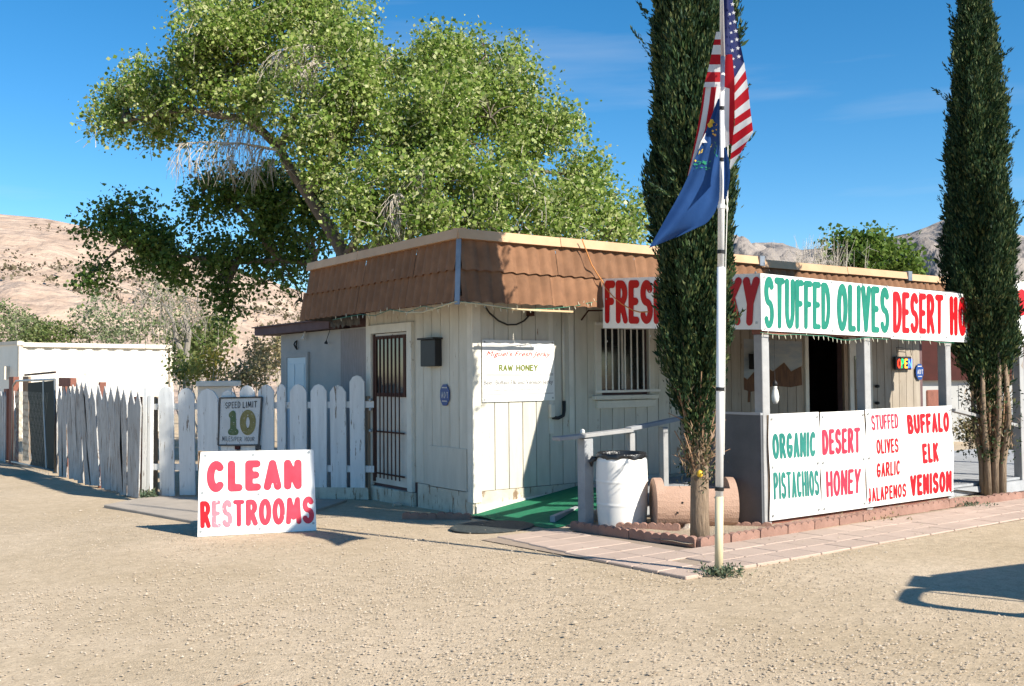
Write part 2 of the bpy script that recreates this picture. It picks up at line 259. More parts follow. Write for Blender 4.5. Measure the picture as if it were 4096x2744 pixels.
def glyph(ch, W, H, r, taper=0.):
    """fill of one letter as (verts2d, faces) in a W x H box; strokes of radius r; taper>0 swells the top"""
    res = max(min(W, H)/26, r/3.2); nx, ny = int(W/res)+5, int(H/res)+5
    xs = (np.arange(nx)-2)*res; ys = (np.arange(ny)-2)*res; X, Y = np.meshgrid(xs, ys); D = np.full(X.shape, 9.)
    rr = r*(1+taper*(2*Y/H-1)) if taper else r
    for st in GL[ch]:
        P = [(r+p[0]*(W-2*r), r+p[1]*(H-2*r)) for p in st]
        for (ax, ay), (bx, by) in zip(P[:-1], P[1:]):
            dx, dy = bx-ax, by-ay; l2 = dx*dx+dy*dy+1e-12; t = np.clip(((X-ax)*dx+(Y-ay)*dy)/l2, 0, 1)
            D = np.minimum(D, np.hypot(X-ax-t*dx, Y-ay-t*dy))
    D = D-rr; V = []; F = []; idx = {}
    def vid(key, p):
        if key not in idx: idx[key] = len(V); V.append(p)
        return idx[key]
    ins = D < 0
    for j in range(ny-1):
        for i in range(nx-1):
            cs = ((i, j), (i+1, j), (i+1, j+1), (i, j+1)); k = [ins[b, a] for a, b in cs]
            if not any(k): continue
            f = []
            for q in range(4):
                a, b = cs[q], cs[(q+1) % 4]
                if k[q]: f.append(vid(a, (xs[a[0]], ys[a[1]])))
                if k[q] != k[(q+1) % 4]:
                    da, db = D[a[1], a[0]], D[b[1], b[0]]; t = da/(da-db); e = (min(a, b), max(a, b))
                    f.append(vid(e, (xs[a[0]]+(xs[b[0]]-xs[a[0]])*t, ys[a[1]]+(ys[b[1]]-ys[a[1]])*t)))
            if len(f) > 2: F.append(tuple(f))
    return V, F
def word(text, c4, mat, parent, n, rad=.17, gap=.10, lift=.004, taper=0., name='lettering', mirror=False):
    """c4: top-left, bottom-left, top-right, bottom-right corners in space"""
    TL, BL, TRc, BR = [Vector(p) for p in c4]; W = ((TRc-TL).length+(BR-BL).length)/2; H = ((TL-BL).length+(TRc-BR).length)/2
    ws = [NARROW.get(c, 1) for c in text]; tot = sum(ws)+gap*(len(text)-1); u = W/tot; mb = MB(); x = 0; n = Vector(n)
    for c, wd in zip(text, ws):
        if c != ' ':
            V, F = glyph(c, wd*u, H, min(rad*u, wd*u*.46, H*.2), taper); vs = []
            for gx, gy in V:
                s, t = (x+gx)/W, gy/H
                if mirror: s = 1-s
                vs.append((BL*(1-s)+BR*s)*(1-t)+(TL*(1-s)+TRc*s)*t+n*lift)
            mb.add(vs, F)
        x += (wd+gap)*u
    return mb.build(name, mat, parent)
def fonttext(text, p, xdir, ydir, size, mat, parent, n, shear=0, fit=None, lift=.004, name='lettering'):
    cu = bpy.data.curves.new('txt', 'FONT'); cu.body = text; cu.shear = shear; cu.size = 1; cu.resolution_u = 3
    o = bpy.data.objects.new('txt', cu); COL.objects.link(o); dg = bpy.context.evaluated_depsgraph_get(); me = bpy.data.meshes.new_from_object(o.evaluated_get(dg))
    vs = [v.co.copy() for v in me.vertices]; fs = [tuple(f.vertices) for f in me.polygons]; bpy.data.objects.remove(o); bpy.data.curves.remove(cu); bpy.data.meshes.remove(me)
    wd = max(v.x for v in vs); k = fit/wd if fit else size; xd, yd, n = Vector(xdir), Vector(ydir), Vector(n); mb = MB()
    mb.add([Vector(p)+xd*(v.x*k)+yd*(v.y*size)+n*lift for v in vs], fs); return mb.build(name, mat, parent)
# ================================================================== SETTING
def gmat():
    m = bpy.data.materials.new('gravel_ground'); m.use_nodes = True; n = m.node_tree.nodes; L = m.node_tree.links; b = n['Principled BSDF']; b.inputs['Roughness'].default_value = .95; b.inputs['Specular IOR Level'].default_value = .1
    tc = n.new('ShaderNodeTexCoord')
    def nz(s, d=6, r=.6):
        x = n.new('ShaderNodeTexNoise'); x.inputs['Scale'].default_value = s; x.inputs['Detail'].default_value = d; x.inputs['Roughness'].default_value = r; L.new(tc.outputs['Object'], x.inputs[0]); return x
    def ramp(i, p0, p1, a, c):
        r = n.new('ShaderNodeValToRGB'); r.color_ramp.elements[0].position = p0; r.color_ramp.elements[1].position = p1; r.color_ramp.elements[0].color = (*a, 1); r.color_ramp.elements[1].color = (*c, 1); L.new(i, r.inputs[0]); return r
    big = ramp(nz(.35, 7, .7).outputs[0], .36, .66, (.45, .36, .25), (.55, .45, .335))
    vo = n.new('ShaderNodeTexVoronoi'); vo.inputs['Scale'].default_value = 95; L.new(tc.outputs['Object'], vo.inputs[0])
    st = ramp(vo.outputs['Color'], .1, .9, (.72, .70, .66), (1.18, 1.16, 1.12))
    mx = n.new('ShaderNodeMix'); mx.data_type = 'RGBA'; mx.blend_type = 'MULTIPLY'; mx.inputs[0].default_value = .6; L.new(big.outputs[0], mx.inputs[6]); L.new(st.outputs[0], mx.inputs[7])
    fine = ramp(nz(9, 8, .75).outputs[0], .38, .62, (.80, .79, .77), (1.06, 1.05, 1.04))
    m2 = n.new('ShaderNodeMix'); m2.data_type = 'RGBA'; m2.blend_type = 'MULTIPLY'; m2.inputs[0].default_value = .8; L.new(mx.outputs[2], m2.inputs[6]); L.new(fine.outputs[0], m2.inputs[7])
    L.new(m2.outputs[2], b.inputs['Base Color'])
    bp = n.new('ShaderNodeBump'); bp.inputs['Distance'].default_value = .008; L.new(vo.outputs['Distance'], bp.inputs['Height']); pk_ = ramp(nz(.28, 4).outputs[0], .42, .60, (.08, .08, .08), (.7, .7, .7)); L.new(pk_.outputs[0], bp.inputs['Strength'])
    b2 = n.new('ShaderNodeBump'); b2.inputs['Strength'].default_value = .35; b2.inputs['Distance'].default_value = .02; L.new(nz(22, 6).outputs[0], b2.inputs['Height']); L.new(bp.outputs[0], b2.inputs['Normal']); L.new(b2.outputs[0], b.inputs['Normal'])
    return m
def ground():
    t = np.linspace(-1, 1, 181); s = np.sinh(t*6.2)/np.sinh(6.2)*5000; V = []; F = []; N = len(s)
    for j in range(N):
        for i in range(N):
            x, y = s[i]-2, s[j]-3; d = math.hypot(x, y); z = gz(y)
            if d < 60: z += .012*fbm(x*.8, y*.8)*min(1, d/4)+.02*fbm(x*.17, y*.17, 3)
            V.append((x, y, z))
    for j in range(N-1):
        for i in range(N-1): a = j*N+i; F.append((a, a+1, a+N+1, a+N))
    o = npmesh('ground', V, F, gmat()); o['kind'] = 'structure'; o.data.polygons.foreach_set('use_smooth', [True]*len(F))
ground()
def gravel():
    n = 95000; dist = 3.2+rng.random(n)**1.25*11; az = YAW+R(-36)+rng.random(n)*R(76); x = CAM.x+np.sin(az)*dist; y = CAM.y+np.cos(az)*dist
    ok = ~((x > -.95) & (y > -4.3) & (x < 12) & (rng.random(n) > .045)) & ~((x > -.3) & (y > -1.6)) & ~((x > -3.1) & (y > 1.3) & (y < 5)); 
    dens = np.array([.5+.9*fbm(a*.5, b*.5, 9) for a, b in zip(x[::1], y[::1])]); ok &= rng.random(n) < np.clip(dens+.15+.35*(x+5)/5, .12, 1)
    x, y = x[ok], y[ok]; n = len(x); r = (.0032+.0085*rng.random(n)**3.2); big_ = rng.random(n) < .0018; r[big_] = .010+.014*rng.random(big_.sum())
    base = np.array([(1, 0, 0), (0, 1, 0), (-1, 0, 0), (0, -1, 0), (0, 0, .75), (0, 0, -.5)]); a = rng.random(n)*6.28; c, s = np.cos(a), np.sin(a)
    sq = 1+.5*(rng.random((n, 6, 3))-.5); P = base[None]*sq*r[:, None, None]; Q = P.copy(); Q[:, :, 0] = P[:, :, 0]*c[:, None]-P[:, :, 1]*s[:, None]; Q[:, :, 1] = P[:, :, 0]*s[:, None]+P[:, :, 1]*c[:, None]
    Q[:, :, 0] += x[:, None]; Q[:, :, 1] += y[:, None]; Q[:, :, 2] += (.09-.022*y)[:, None]+r[:, None]*.25+np.where((x > -.95) & (y > -4.3), .02, 0)[:, None]
    f = np.array([(0, 1, 4), (1, 2, 4), (2, 3, 4), (3, 0, 4)]); F = (f[None]+np.arange(n)[:, None, None]*6).reshape(-1, 3)
    o = npmesh('gravel', Q.reshape(-1, 3), F, mt['stone'], kind='stuff'); tag(o, 'loose tan pea gravel strewn over the forecourt', 'gravel')
gravel()
def terrain(name, ridge, r0, rr, r1, na, nr, amp, fs, mat, base=-.3, sharp=1.0, gull=1.0):
    az = []; te = []
    for px, py in ridge:
        d = ATd(px, py, 100)-CAM; az.append(math.atan2(d.x, d.y)); te.append(d.z/math.hypot(d.x, d.y))
    A = np.linspace(az[0], az[-1], na); Hh = np.interp(A, az, te); V = []; F = []
    for j in range(nr+1):
        for i in range(na):
            v = j/nr; r = r0*(r1/r0)**v
            k = (r-r0)/(rr-r0); k = max(0, min(1, k)); prof = (k**sharp)*(1.0 if r <= rr else max(.55, 1-(r-rr)/(r1-rr)*.6))
            x, y = CAM.x+math.sin(A[i])*r, CAM.y+math.cos(A[i])*r
            h = (Hh[i]*rr+CAM.z-base)*prof; g = fbm(x*fs, y*fs, 1, 7)
            rid = 1-abs(fbm(x*fs*.7+5, y*fs*.7, 4, 5))*1.4
            fade = min(1, (1-abs(2*v-1))*3) if r < rr else 1
            edge = min(1, k*4)*(1-.92*math.exp(-((r-rr)/(rr*.14))**2)); g += .35*fbm(x*fs*6, y*fs*6, 2, 5)
            z = base+h+amp*(g*.8+rid*gull-gull*.5)*edge
            V.append((x, y, z))
    for j in range(nr):
        for i in range(na-1): a = j*na+i; F.append((a, a+1, a+na+1, a+na))
    o = npmesh(name, V, F, mat); o['kind'] = 'structure'; o.data.polygons.foreach_set('use_smooth', [True]*len(F)); return o, V, na
HILLM = M('badland_earth', (.50, .38, .29), (.35, .25, .185), scale=.22, rough=.95, bump=.9, bscale=.35, bdist=1.6, wear=(.24, .165, .12), wthr=.58, wscale=(.12, .12, .35), wsoft=.10)
hill, HV, HN = terrain('hill', [(-500, 470), (-200, 478), (0, 489), (100, 497), (170, 511), (300, 545), (450, 592), (600, 635), (760, 690), (1000, 760), (1500, 830), (2000, 850)], 55, 230, 420, 300, 130, 3.2, .03, HILLM, sharp=1.15, gull=.7)
MNTM = M('grey_mountain_rock', (.33, .285, .245), (.18, .16, .15), scale=.02, rough=.95, bump=1.0, bscale=.022, bdist=30, wear=(.11, .105, .105), wthr=.54, wscale=(.02, .02, .03), wsoft=.08)
terrain('mountain', [(1000, 800), (1300, 720), (1500, 620), (1640, 572), (1690, 561), (1730, 552), (1790, 555), (1830, 570), (1900, 570), (1960, 563), (2030, 545), (2080, 535), (2120, 522), (2165, 503), (2230, 512), (2341, 540), (2500, 555), (2800, 640)], 500, 1500, 2300, 300, 90, 70, .0042, MNTM, sharp=1.3, gull=.5)
def leafcloud(C, n_per, spread, size, droop=.3, aspect=.85):
    """quads (folded along the midrib) scattered round the centres C; returns V, F"""
    C = np.repeat(np.asarray(C), n_per, axis=0); n = len(C); sp = np.asarray(spread); C = C+rng.normal(size=(n, 3))*sp
    d = rng.normal(size=(n, 3)); d[:, 2] -= droop*1.5; d /= np.linalg.norm(d, axis=1)[:, None]
    q = rng.normal(size=(n, 3)); x = np.cross(d, q); x /= np.linalg.norm(x, axis=1)[:, None]; nn = np.cross(d, x)
    s = size*(.45+1.05*rng.random(n)**1.2)[:, None]; f = .18*s
    V = np.stack([C, C+d*s*.45+x*s*.5*aspect+nn*f, C+d*s, C+d*s*.45-x*s*.5*aspect+nn*f], axis=1).reshape(-1, 3)
    F = np.arange(n*4).reshape(-1, 4); return V, F
def hillscrub():
    C = []
    for i in rng.integers(0, len(HV), 16000):
        x, y, z = HV[i]; r = math.hypot(x-CAM.x, y-CAM.y)
        if 60 < r < 225 and fbm(x*.03, y*.03, 8) > -.05: C.append((x+random.uniform(-2, 2), y+random.uniform(-2, 2), z+.1))
    V, F = leafcloud(C, 5, (.28, .28, .15), .42, 0); o = npmesh('hill_scrub', V, F, leafmat('hill_scrub_leaf', [(.07, .06, .035), (.11, .095, .055), (.16, .13, .08)], .1), kind='stuff'); tag(o, 'dry desert scrub dotted over the pink hillside', 'scrub')
hillscrub()
# paved path, beds, slab
path = MB(); path.add([(-.90, -4.30, gz(-4.30)+.006), (9.5, -4.42, gz(-4.42)+.006), (9.5, -3.3, gz(-3.3)+.006), (.1, -3.42, gz(-3.42)+.006), (-.02, -1.55, gz(-1.55)+.006), (-.98, -1.62, gz(-1.62)+.006)], [(0, 1, 2, 3), (0, 3, 4, 5)])
path = path.build('paved_path', M('path_sand', (.36, .28, .21), (.29, .225, .17), scale=12)); path['kind'] = 'structure'
pv = MB().box(-.195, .195, -.145, .145, -.03, 0).build('paver', mt['paver'], path, bevel=.006); PME = pv.data; bpy.data.objects.remove(pv)
def paver(x, y, turn=0, sx=1):
    o = link('paver', PME, path, (x, y, gz(y)+.018+random.uniform(-.002, .002)), (-.022+random.uniform(-.003, .003), random.uniform(-.003, .003), turn+random.uniform(-.006, .006))); o.scale = (sx*1.012, 1.014, 1)
for r_ in range(3):
    for i in range(25):
        x = -.72+i*.402+(.2 if r_ % 2 and i else 0); y = -4.16+r_*.302-.008*i*.4
        if x < 9.2: paver(x, y)
for r_ in range(3, 9):
    for i in range(3):
        x = -.72+i*.402+.028*(r_-3)*(1-i/2); y = -4.16+r_*.302
        if x < .05: paver(x, y)
bed = MB(); bp_ = [(.16, -3.36), (5.0, -3.3), (6.2, -3.5), (6.2, -2.2), (1.55, -2.0), (.2, -1.72)]
bed.grid(lambda u, v: (lambda x, y: (x, y, gz(y)+.035+.02*fbm(x*3, y*3)))(.12+u*6.0, -3.33+v*(1.75-.0*u)), 60, 18)
bed = bed.build('planting_bed', M('bed_gravel', (.47, .38, .27), (.33, .26, .18), scale=30, rough=.95, bump=.8, bscale=90), smooth=True); bed['kind'] = 'structure'
def edge_mesh(L=.40, h=.095, t=.05, k=4):
    poly = [(-L/2, 0, 0), (L/2, 0, 0)]
    for q in range(k-1, -1, -1):
        x0 = -L/2+q*L/k
        for a in range(5): th = math.pi*a/5; poly.append((x0+L/k*(.5+.5*math.cos(th)), 0, h*.72+h*.30*math.sin(th)))
    poly.append((-L/2, 0, h*.72))
    mb = MB().prism([(x, -t/2, z) for x, y, z in poly], (0, 1, 0), t); o = mb.build('edging_brick', mt['edging']); me = o.data; bpy.data.objects.remove(o); return me
EME = edge_mesh()
def edging(a, b, dz=0, parent=bed):
    a, b = Vector(a), Vector(b); L = (b-a).length; k = max(1, round(L/.405)); d = (b-a)/k; an = math.atan2(d.y, d.x)
    for i in range(k):
        p = a+d*(i+.5); o = link('edging_brick', EME, parent, (p.x, p.y, gz(p.y)+dz+random.uniform(-.008, .008)), (random.uniform(-.08, .08), random.uniform(-.03, .03), an+random.uniform(-.03, .03))); o.scale = (d.length/.405, 1, 1)
edging((.05, -1.75), (.20, -3.34)); edging((.20, -3.36), (4.7, -3.30)); edging((4.7, -3.30), (6.1, -3.52)); edging((1.60, -3.07), (4.85, -3.08), -.04); edging((1.30, -2.75), (1.56, -3.07), -.03); edging((.34, -2.10), (.72, -2.62), .0)
edging((-.75, .35), (-.2, -.25), -.02)
def slab():
    mb = MB(); z = .06
    P = [(-3.07, 4.37), (-2.69, 1.60), (-1.6, 1.3), (-.4, 2.5), (-.9, 3.4), (-2.3, 5.1)]
    mb.prism([(x, y, gz(y)-.05) for x, y in P], (0, 0, 1), .085); o = mb.build('concrete_slab', mt['slab'], bevel=.008); o['kind'] = 'structure'
slab()
# ================================================================== SHOP
shop = T('shop_building', 'cream board-sided roadside shop with a brown tiled mansard roof', 'building')
core = MB()
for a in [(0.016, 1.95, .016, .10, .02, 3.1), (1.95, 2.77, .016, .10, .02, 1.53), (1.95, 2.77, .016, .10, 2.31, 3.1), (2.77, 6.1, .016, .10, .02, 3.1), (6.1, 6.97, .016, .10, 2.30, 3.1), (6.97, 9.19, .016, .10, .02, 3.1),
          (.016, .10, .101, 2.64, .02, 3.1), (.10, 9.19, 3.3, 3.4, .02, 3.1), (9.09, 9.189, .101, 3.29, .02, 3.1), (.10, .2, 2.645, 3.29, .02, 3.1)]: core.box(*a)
wall = core.build('wall', mt['annexroof'], shop)  # dark core colour stands in for shade in board gaps and doorway
MB().box(-.42, 9.5, -.42, 3.44, 3.1, 3.17).build('roof_deck', mt['tar'], shop)
BW = .205
def siding(axis, a0, a1, z0, z1, holes=(), off=0.0, mat=None):
    cache = {}; mat = mat or mt['siding']
    k = int(round((a1-a0)/BW)); w_ = (a1-a0)/k
    for i in range(k):
        s0, s1 = a0+i*w_+.003, a0+(i+1)*w_-.003; c = (s0+s1)/2; spans = [(z0, z1)]
        for h0, h1, hz0, hz1 in holes:
            if s1 > h0 and s0 < h1:
                new = []
                for p, q in spans:
                    if hz0 > p: new.append((p, min(q, hz0)))
                    if hz1 < q: new.append((max(p, hz1), q))
                spans = [x for x in new if x[1]-x[0] > .02]
        for p, q in spans:
            key = (round(p, 3), round(q, 3))
            if key not in cache:
                hw = w_/2-.0045
                mb = MB().box(-hw, hw, 0, .014, 0, q-p) if axis == 'y' else MB().box(0, .014, -hw, hw, 0, q-p)
                o = mb.build('siding_board', mat, bevel=.003); cache[key] = o.data; bpy.data.objects.remove(o)
            link('siding_board', cache[key], wall, (c, off, p) if axis == 'y' else (off, c, p))
siding('y', .10, 3.38, .37, 2.70, holes=[(1.84, 2.88, 1.44, 2.40)]); siding('y', 3.38, 9.1, .37, 2.70, holes=[(6.0, 7.07, 0, 2.36)], mat=M('porch_siding_shaded', (.36, .31, .25), (.27, .23, .18), scale=2.5, rough=.8, bump=.12, wear=(.17, .12, .08), wthr=.63, wscale=(12, 12, 3), jit=.05, stretch=(3, 3, .6)))  # browner, darker copy of the siding; porch shade put into its colour
siding('x', .10, 2.60, .37, 2.70, holes=[(1.38, 2.60, 0, 2.42)])
for a0, a1 in ((1.743, 1.849), (2.871, 2.967)): MB().box(a0, a1, 0, .0145, 1.43, 2.405).build('siding_board', mt['siding'], wall)
for a0, a1 in ((5.836, 6.019), (7.061, 7.258)): MB().box(a0, a1, 0, .0145, .36, 2.365).build('siding_board', bpy.data.materials['porch_siding_shaded'], wall)
MB().box(0, .0145, 1.353, 1.40, .366, 2.43).build('siding_board', mt['siding'], wall)
# corner trim, skirting
MB().box(-.02, .10, -.022, 0.013, .24, 2.62).build('corner_trim', mt['trim'], shop, bevel=.004)
MB().box(-.0225, .012, .0135, .095, .24, 2.62).build('corner_trim', mt['trim'], shop, bevel=.004)
MB().box(-.012, .014, .0, 1.28, -.02, .365).build('skirt_board', mt['skirt'], shop, bevel=.004)
MB().box(.02, 9.1, -.010, .014, .10, .365).build('skirt_board', mt['skirt'], shop, bevel=.003)
mb = MB().prism([(.02, -.012, .02), (3.0, -.012, .28), (3.0, -.012, .40), (.02, -.012, .20)], (0, -1, 0), .02); mb.build('ramp_trim', mt['trim'], shop)
MB().box(-.012, .0, .135, .985, .35, .86).build('access_panel', mt['siding'], shop, bevel=.003)
MB().box(-.03, .012, 2.585, 2.66, .4, 2.60).build('end_trim', mt['trim'], shop, bevel=.004)
# mansard: tile panels
ROWS = [(3.245, 2.885), (2.925, 2.525)]
def out(z): return .470+.075*(3.25-z)/.72
TP = .171
def tile_panel(face, s0, s1, row):
    zt, zb = ROWS[row]; k = max(1, round((s1-s0)/TP)); step = .022; ph = 0
    def fn(u, v):
        s = s0+(s1-s0)*u; wv = (.5+.5*math.cos(2*math.pi*(s/TP)))**.7
        vv = min(v*1.25, 1.0); z = zt+(zb-zt)*vv+.012*wv*vv
        o = out(z)+.030*wv+.028*vv
        if v > .85: o -= .035; z += .012
        z = z-.004*noise.noise(Vector((s*1.3, row, 3)))
        return (s, -o, z) if face == 'front' else (-o, s, z)
    mb = MB().grid(fn, max(2, int((s1-s0)/TP*9)), 5); o = mb.build('roof_tile_panel', mt['tile'], shop, smooth=False)
    return o
for row in (1, 0):
    s = -.50+(0 if row else .0)
    cuts = [-.50, .84, 2.1, 3.38, 4.66, 5.94, 7.22, 8.5, 9.55] if row == 0 else [-.52, .74, 1.98, 3.3, 4.6, 5.9, 7.2, 8.5, 9.6]
    for a, b in zip(cuts[:-1], cuts[1:]): tile_panel('front', a, b-.006, row)
    cuts = [-.50, .45, 1.7, 2.95, 3.50] if row == 0 else [-.53, .6, 1.85, 3.1, 3.64]
    for a, b in zip(cuts[:-1], cuts[1:]): tile_panel('left', a, b-.006, row)
MB().bar((-.575, -.575, 2.50), (-.50, -.50, 3.25), .055, .03, (1, 1, 0)).build('hip_flashing', mt['flash'], shop)
for a, b, dz in ((-.53, .9, 0), (.9, 2.8, .004), (2.8, 4.45, .0), (4.45, 6.4, -.035), (6.4, 8.0, -.03), (8.0, 9.6, -.05)):
    MB().prism([(a+.004, -.545, 3.235+dz), (a+.004, -.525, 3.345+dz), (a+.004, -.42, 3.36+dz), (a+.004, -.38, 3.235+dz)], (1, 0, 0), b-a-.008).build('roof_cap', mt['cap'], shop)
for a, b in ((-.53, 1.9), (1.9, 3.2), (3.2, 3.50)):
    MB().prism([(-.548, a+.004, 3.236), (-.385, a+.004, 3.236), (-.425, a+.004, 3.361), (-.528, a+.004, 3.346)], (0, 1, 0), b-a-.008).build('roof_cap', mt['cap'], shop)
MB().box(4.40, 4.50, -.56, -.40, 3.215, 3.352).build('cap_joint', mt['flash'], shop); MB().box(7.95, 8.05, -.556, -.40, 3.18, 3.33).build('cap_joint', mt['flash'], shop)
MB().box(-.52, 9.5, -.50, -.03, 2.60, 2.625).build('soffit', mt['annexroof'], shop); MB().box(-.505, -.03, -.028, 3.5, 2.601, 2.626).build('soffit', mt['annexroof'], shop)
MB().prism([(-.56, 3.60, 2.53), (-.48, 3.48, 3.25), (.3, 3.48, 3.25), (.3, 3.60, 2.53)], (0, 1, 0), .03).build('roof_end', mt['tar'], shop)
# barred door
door = MB().box(-.018, .013, 1.50, 2.49, .28, 2.295).build('door', M('door_paint', (.66, .62, .54), (.52, .48, .41), scale=3, bump=.1, wear=(.17, .09, .05), wthr=.64, wscale=(9, 9, 3)), shop)
for a in ((1.375, 1.495, .24, 2.42), (2.495, 2.585, .24, 2.42), (1.495, 2.495, 2.305, 2.42)): MB().box(-.045, .012, *a).build('door_trim', mt['trim'], shop, bevel=.004)
MB().box(-.05, .012, 1.34, 2.50, .04, .235).build('threshold', mt['skirt'], shop, bevel=.006)
MB().box(-.026, -.0185, 1.60, 2.33, 1.50, 2.22).build('door_glass', mt['glass'], door)
fr = MB()
for a in ((1.55, 1.60, 1.45, 2.265), (2.33, 2.385, 1.45, 2.265), (1.60, 2.33, 2.22, 2.265), (1.60, 2.33, 1.45, 1.50)): fr.box(-.035, -.0185, *a)
fr.build('glass_frame', mt['rust'], door)
for i in range(7): MB().tube([(-.06, 1.66+i*.107, .36), (-.06, 1.66+i*.107, 2.245)], .009, 6).build('bar', mt['rust'], door)
for z in (.42, .98): MB().bar((-.052, 1.545, z), (-.052, 2.36, z), .008, .022).build('cross_bar', mt['rust'], door)
for z in (1.40, 1.27, .98): MB().lathe((-.075, 2.44, z), [(.0, -.02), (.022, -.015), (.026, 0), (.02, .018), (0, .022)], 10).build('door_knob', mt['galv'], door)
MB().box(-.04, -.019, 2.395, 2.44, .3, 2.29).build('hinge_rail', mt['rust'], door)
vb = MB().box(-.10, -.001, .69, 1.045, 1.84, 2.17); vb.box(-.14, -.0, .665, 1.065, 2.1705, 2.195); vb.build('vent_box', mt['black'], shop, bevel=.006)
# window with white bars
win = MB()
for a in ((1.85, 1.945, 1.46, 2.40), (2.775, 2.87, 1.46, 2.40), (1.945, 2.775, 2.315, 2.40)): win.box(a[0], a[1], -.035, .014, a[2], a[3])
win = win.build('window_frame', mt['trim'], shop)
MB().box(1.80, 2.90, -.085, .012, 1.40, 1.455).build('sill', mt['trim'], win, bevel=.005); MB().box(1.86, 2.88, -.05, .010, 1.29, 1.385).build('apron', mt['trim'], win, bevel=.004)
MB().box(1.95, 2.77, .045, .055, 1.53, 2.31).build('pane', mt['glass'], win); MB().box(2.345, 2.375, .03, .044, 1.53, 2.31).build('mullion', mt['whitem'], win); MB().box(1.947, 2.773, .02, .07, 1.456, 1.529).build('lower_rail', mt['whitem'], win)
for i in range(8): MB().tube([(1.985+i*.1085, -.075, 1.50), (1.985+i*.1085, -.075, 2.37)], .011, 6).build('bar', mt['whitem'], win)
for z in (1.505, 2.365): MB().bar((1.80, -.088, z), (2.92, -.088, z), .012, .03).build('cross_bar', mt['whitem'], win)
MB().tube([(1.62, -.03, 2.41), (1.68, -.1, 2.53), (1.95, -.1, 2.54)], .012, 6).build('lamp_bracket', mt['rust'], shop, smooth=True)
# conduit, meter pipe, cable loop
MB().tube([(1.33, -.025, 2.60), (1.33, -.025, 1.40)], .016, 8).build('conduit', mt['conduit'], shop, smooth=True)
MB().tube([(1.33, -.03, 1.40), (1.33, -.03, 1.28), (1.30, -.05, 1.22), (1.22, -.05, 1.19), (1.14, -.04, 1.20)], .022, 8).build('conduit_elbow', mt['cable'], shop, smooth=True)
MB().box(1.10, 1.165, -.06, .0, 1.20, 1.36).build('junction_box', mt['trim'], shop, bevel=.005)
cp = [hit(1800+x*.5102, 900+y*.5102, 1, -.05) for x, y in ((275, 640), (310, 690), (380, 750), (450, 782), (520, 780), (580, 752), (625, 705))]
MB().tube(cp, .011, 6).build('cable_loop', mt['cable'], shop, smooth=True); p = hit(1800+632*.5102, 900+695*.5102, 1, -.05); MB().box(p.x-.03, p.x+.03, -.09, 0, p.z-.03, p.z+.04).build('cable_clamp', mt['rust'], shop)
for x in (1.11, 1.43): MB().box(x, x+.07, -.010, .012, 1.0, 2.6).build('batten', mt['trim'], shop)
# porch back wall details
MB().box(6.02, 6.10, -.03, .012, .36, 2.36).build('doorway_trim', mt['trim'], shop); MB().box(6.97, 7.06, -.03, .012, .36, 2.36).build('doorway_trim', mt['bare'], shop); MB().box(6.1, 6.97, -.03, .012, 2.30, 2.36).build('doorway_trim', mt['trim'], shop)
d2 = MB().box(7.09, 7.68, -.05, -.014, .36, 2.28).build('open_door', M('white_door', (.62, .59, .52), rough=.6), shop); MB().box(7.2, 7.6, -.06, -.051, 1.0, 1.98).build('door_window', mt['glass'], d2); MB().box(7.23, 7.47, -.066, -.0605, 1.45, 1.92).build('notice', mt['whitewall'], d2)
mu = MB(); pts = [(2900+x*.299, 1280+y*.299) for x, y in ((255, 770), (300, 800), (470, 600), (490, 590), (640, 690), (790, 570), (885, 690), (1020, 620), (1030, 870), (880, 900), (640, 880), (480, 940), (340, 960), (335, 1100), (305, 1100), (310, 950), (255, 930))]
mu.prism([hit(a, b, 1, -.004) for a, b in pts], (0, -1, 0), .002); mu.build('mural', mt['mural'], shop)
mu = MB(); mu.prism([hit(2900+x*.299, 1280+y*.299, 1, -.0015) for x, y in ((250, 250), (1030, 290), (1030, 610), (885, 680), (790, 560), (640, 680), (480, 580), (300, 790), (255, 760))], (0, -1, 0), .001); mu.build('mural', mt['muralblue'], shop)
jb = hit(3023, 1300, 1, -.05); MB().tube([(jb.x, -.05, 2.5), (jb.x, -.05, 1.98)], .014, 6).build('conduit', mt['bare'], shop); MB().box(jb.x-.11, jb.x+.11, -.12, -.0, 1.78, 2.0).build('junction_box', mt['black'], shop, bevel=.01)
for z in (1.05, 1.42): p = hit(3505, 1545 if z > 1.2 else 1612, 1, -.03); MB().lathe((p.x, -.05, p.z), [(0, -.03), (.035, -.02), (.04, 0), (.035, .02), (0, .03)], 10).build('lock', mt['black'], shop)
# ---------------------------------------------------------------- porch
porch = T('porch', 'grey timber porch with posts and flat canopy in front of shop', 'porch', (1.5, -3, .2))
XP = [1.60, 3.31, 4.93, 6.66, 8.6]
mt['postl'] = M('pale_grey_post', (.36, .36, .355), (.28, .28, .275), scale=5, bump=.12, wear=(.2, .15, .12), wthr=.68, wscale=(14, 14, 3))
for x in XP: MB().box(x-.055, x+.055, -2.985, -2.875, .12, 2.12).build('post', mt['postl'], porch, bevel=.005)
for x0, x1 in ((1.54, 5.1), (5.1, 8.7)): MB().box(x0, x1-.004, -2.99, -2.86, 2.121, 2.24).build('beam', mt['rustwood'], porch)
for i, y in enumerate((-2.62, -2.2, -1.78, -1.36, -.94)): MB().box(1.56, 8.7, y-.02, y+.02, 2.40+.06*(i/4), 2.52+.06*(i/4)).build('rafter', mt['rustwood'], porch)
MB().prism([(1.535, -2.99, 2.66), (1.535, -.60, 2.80), (1.535, -.60, 2.84), (1.535, -2.99, 2.70)], (1, 0, 0), 7.2).build('canopy_roof', mt['tar'], porch)
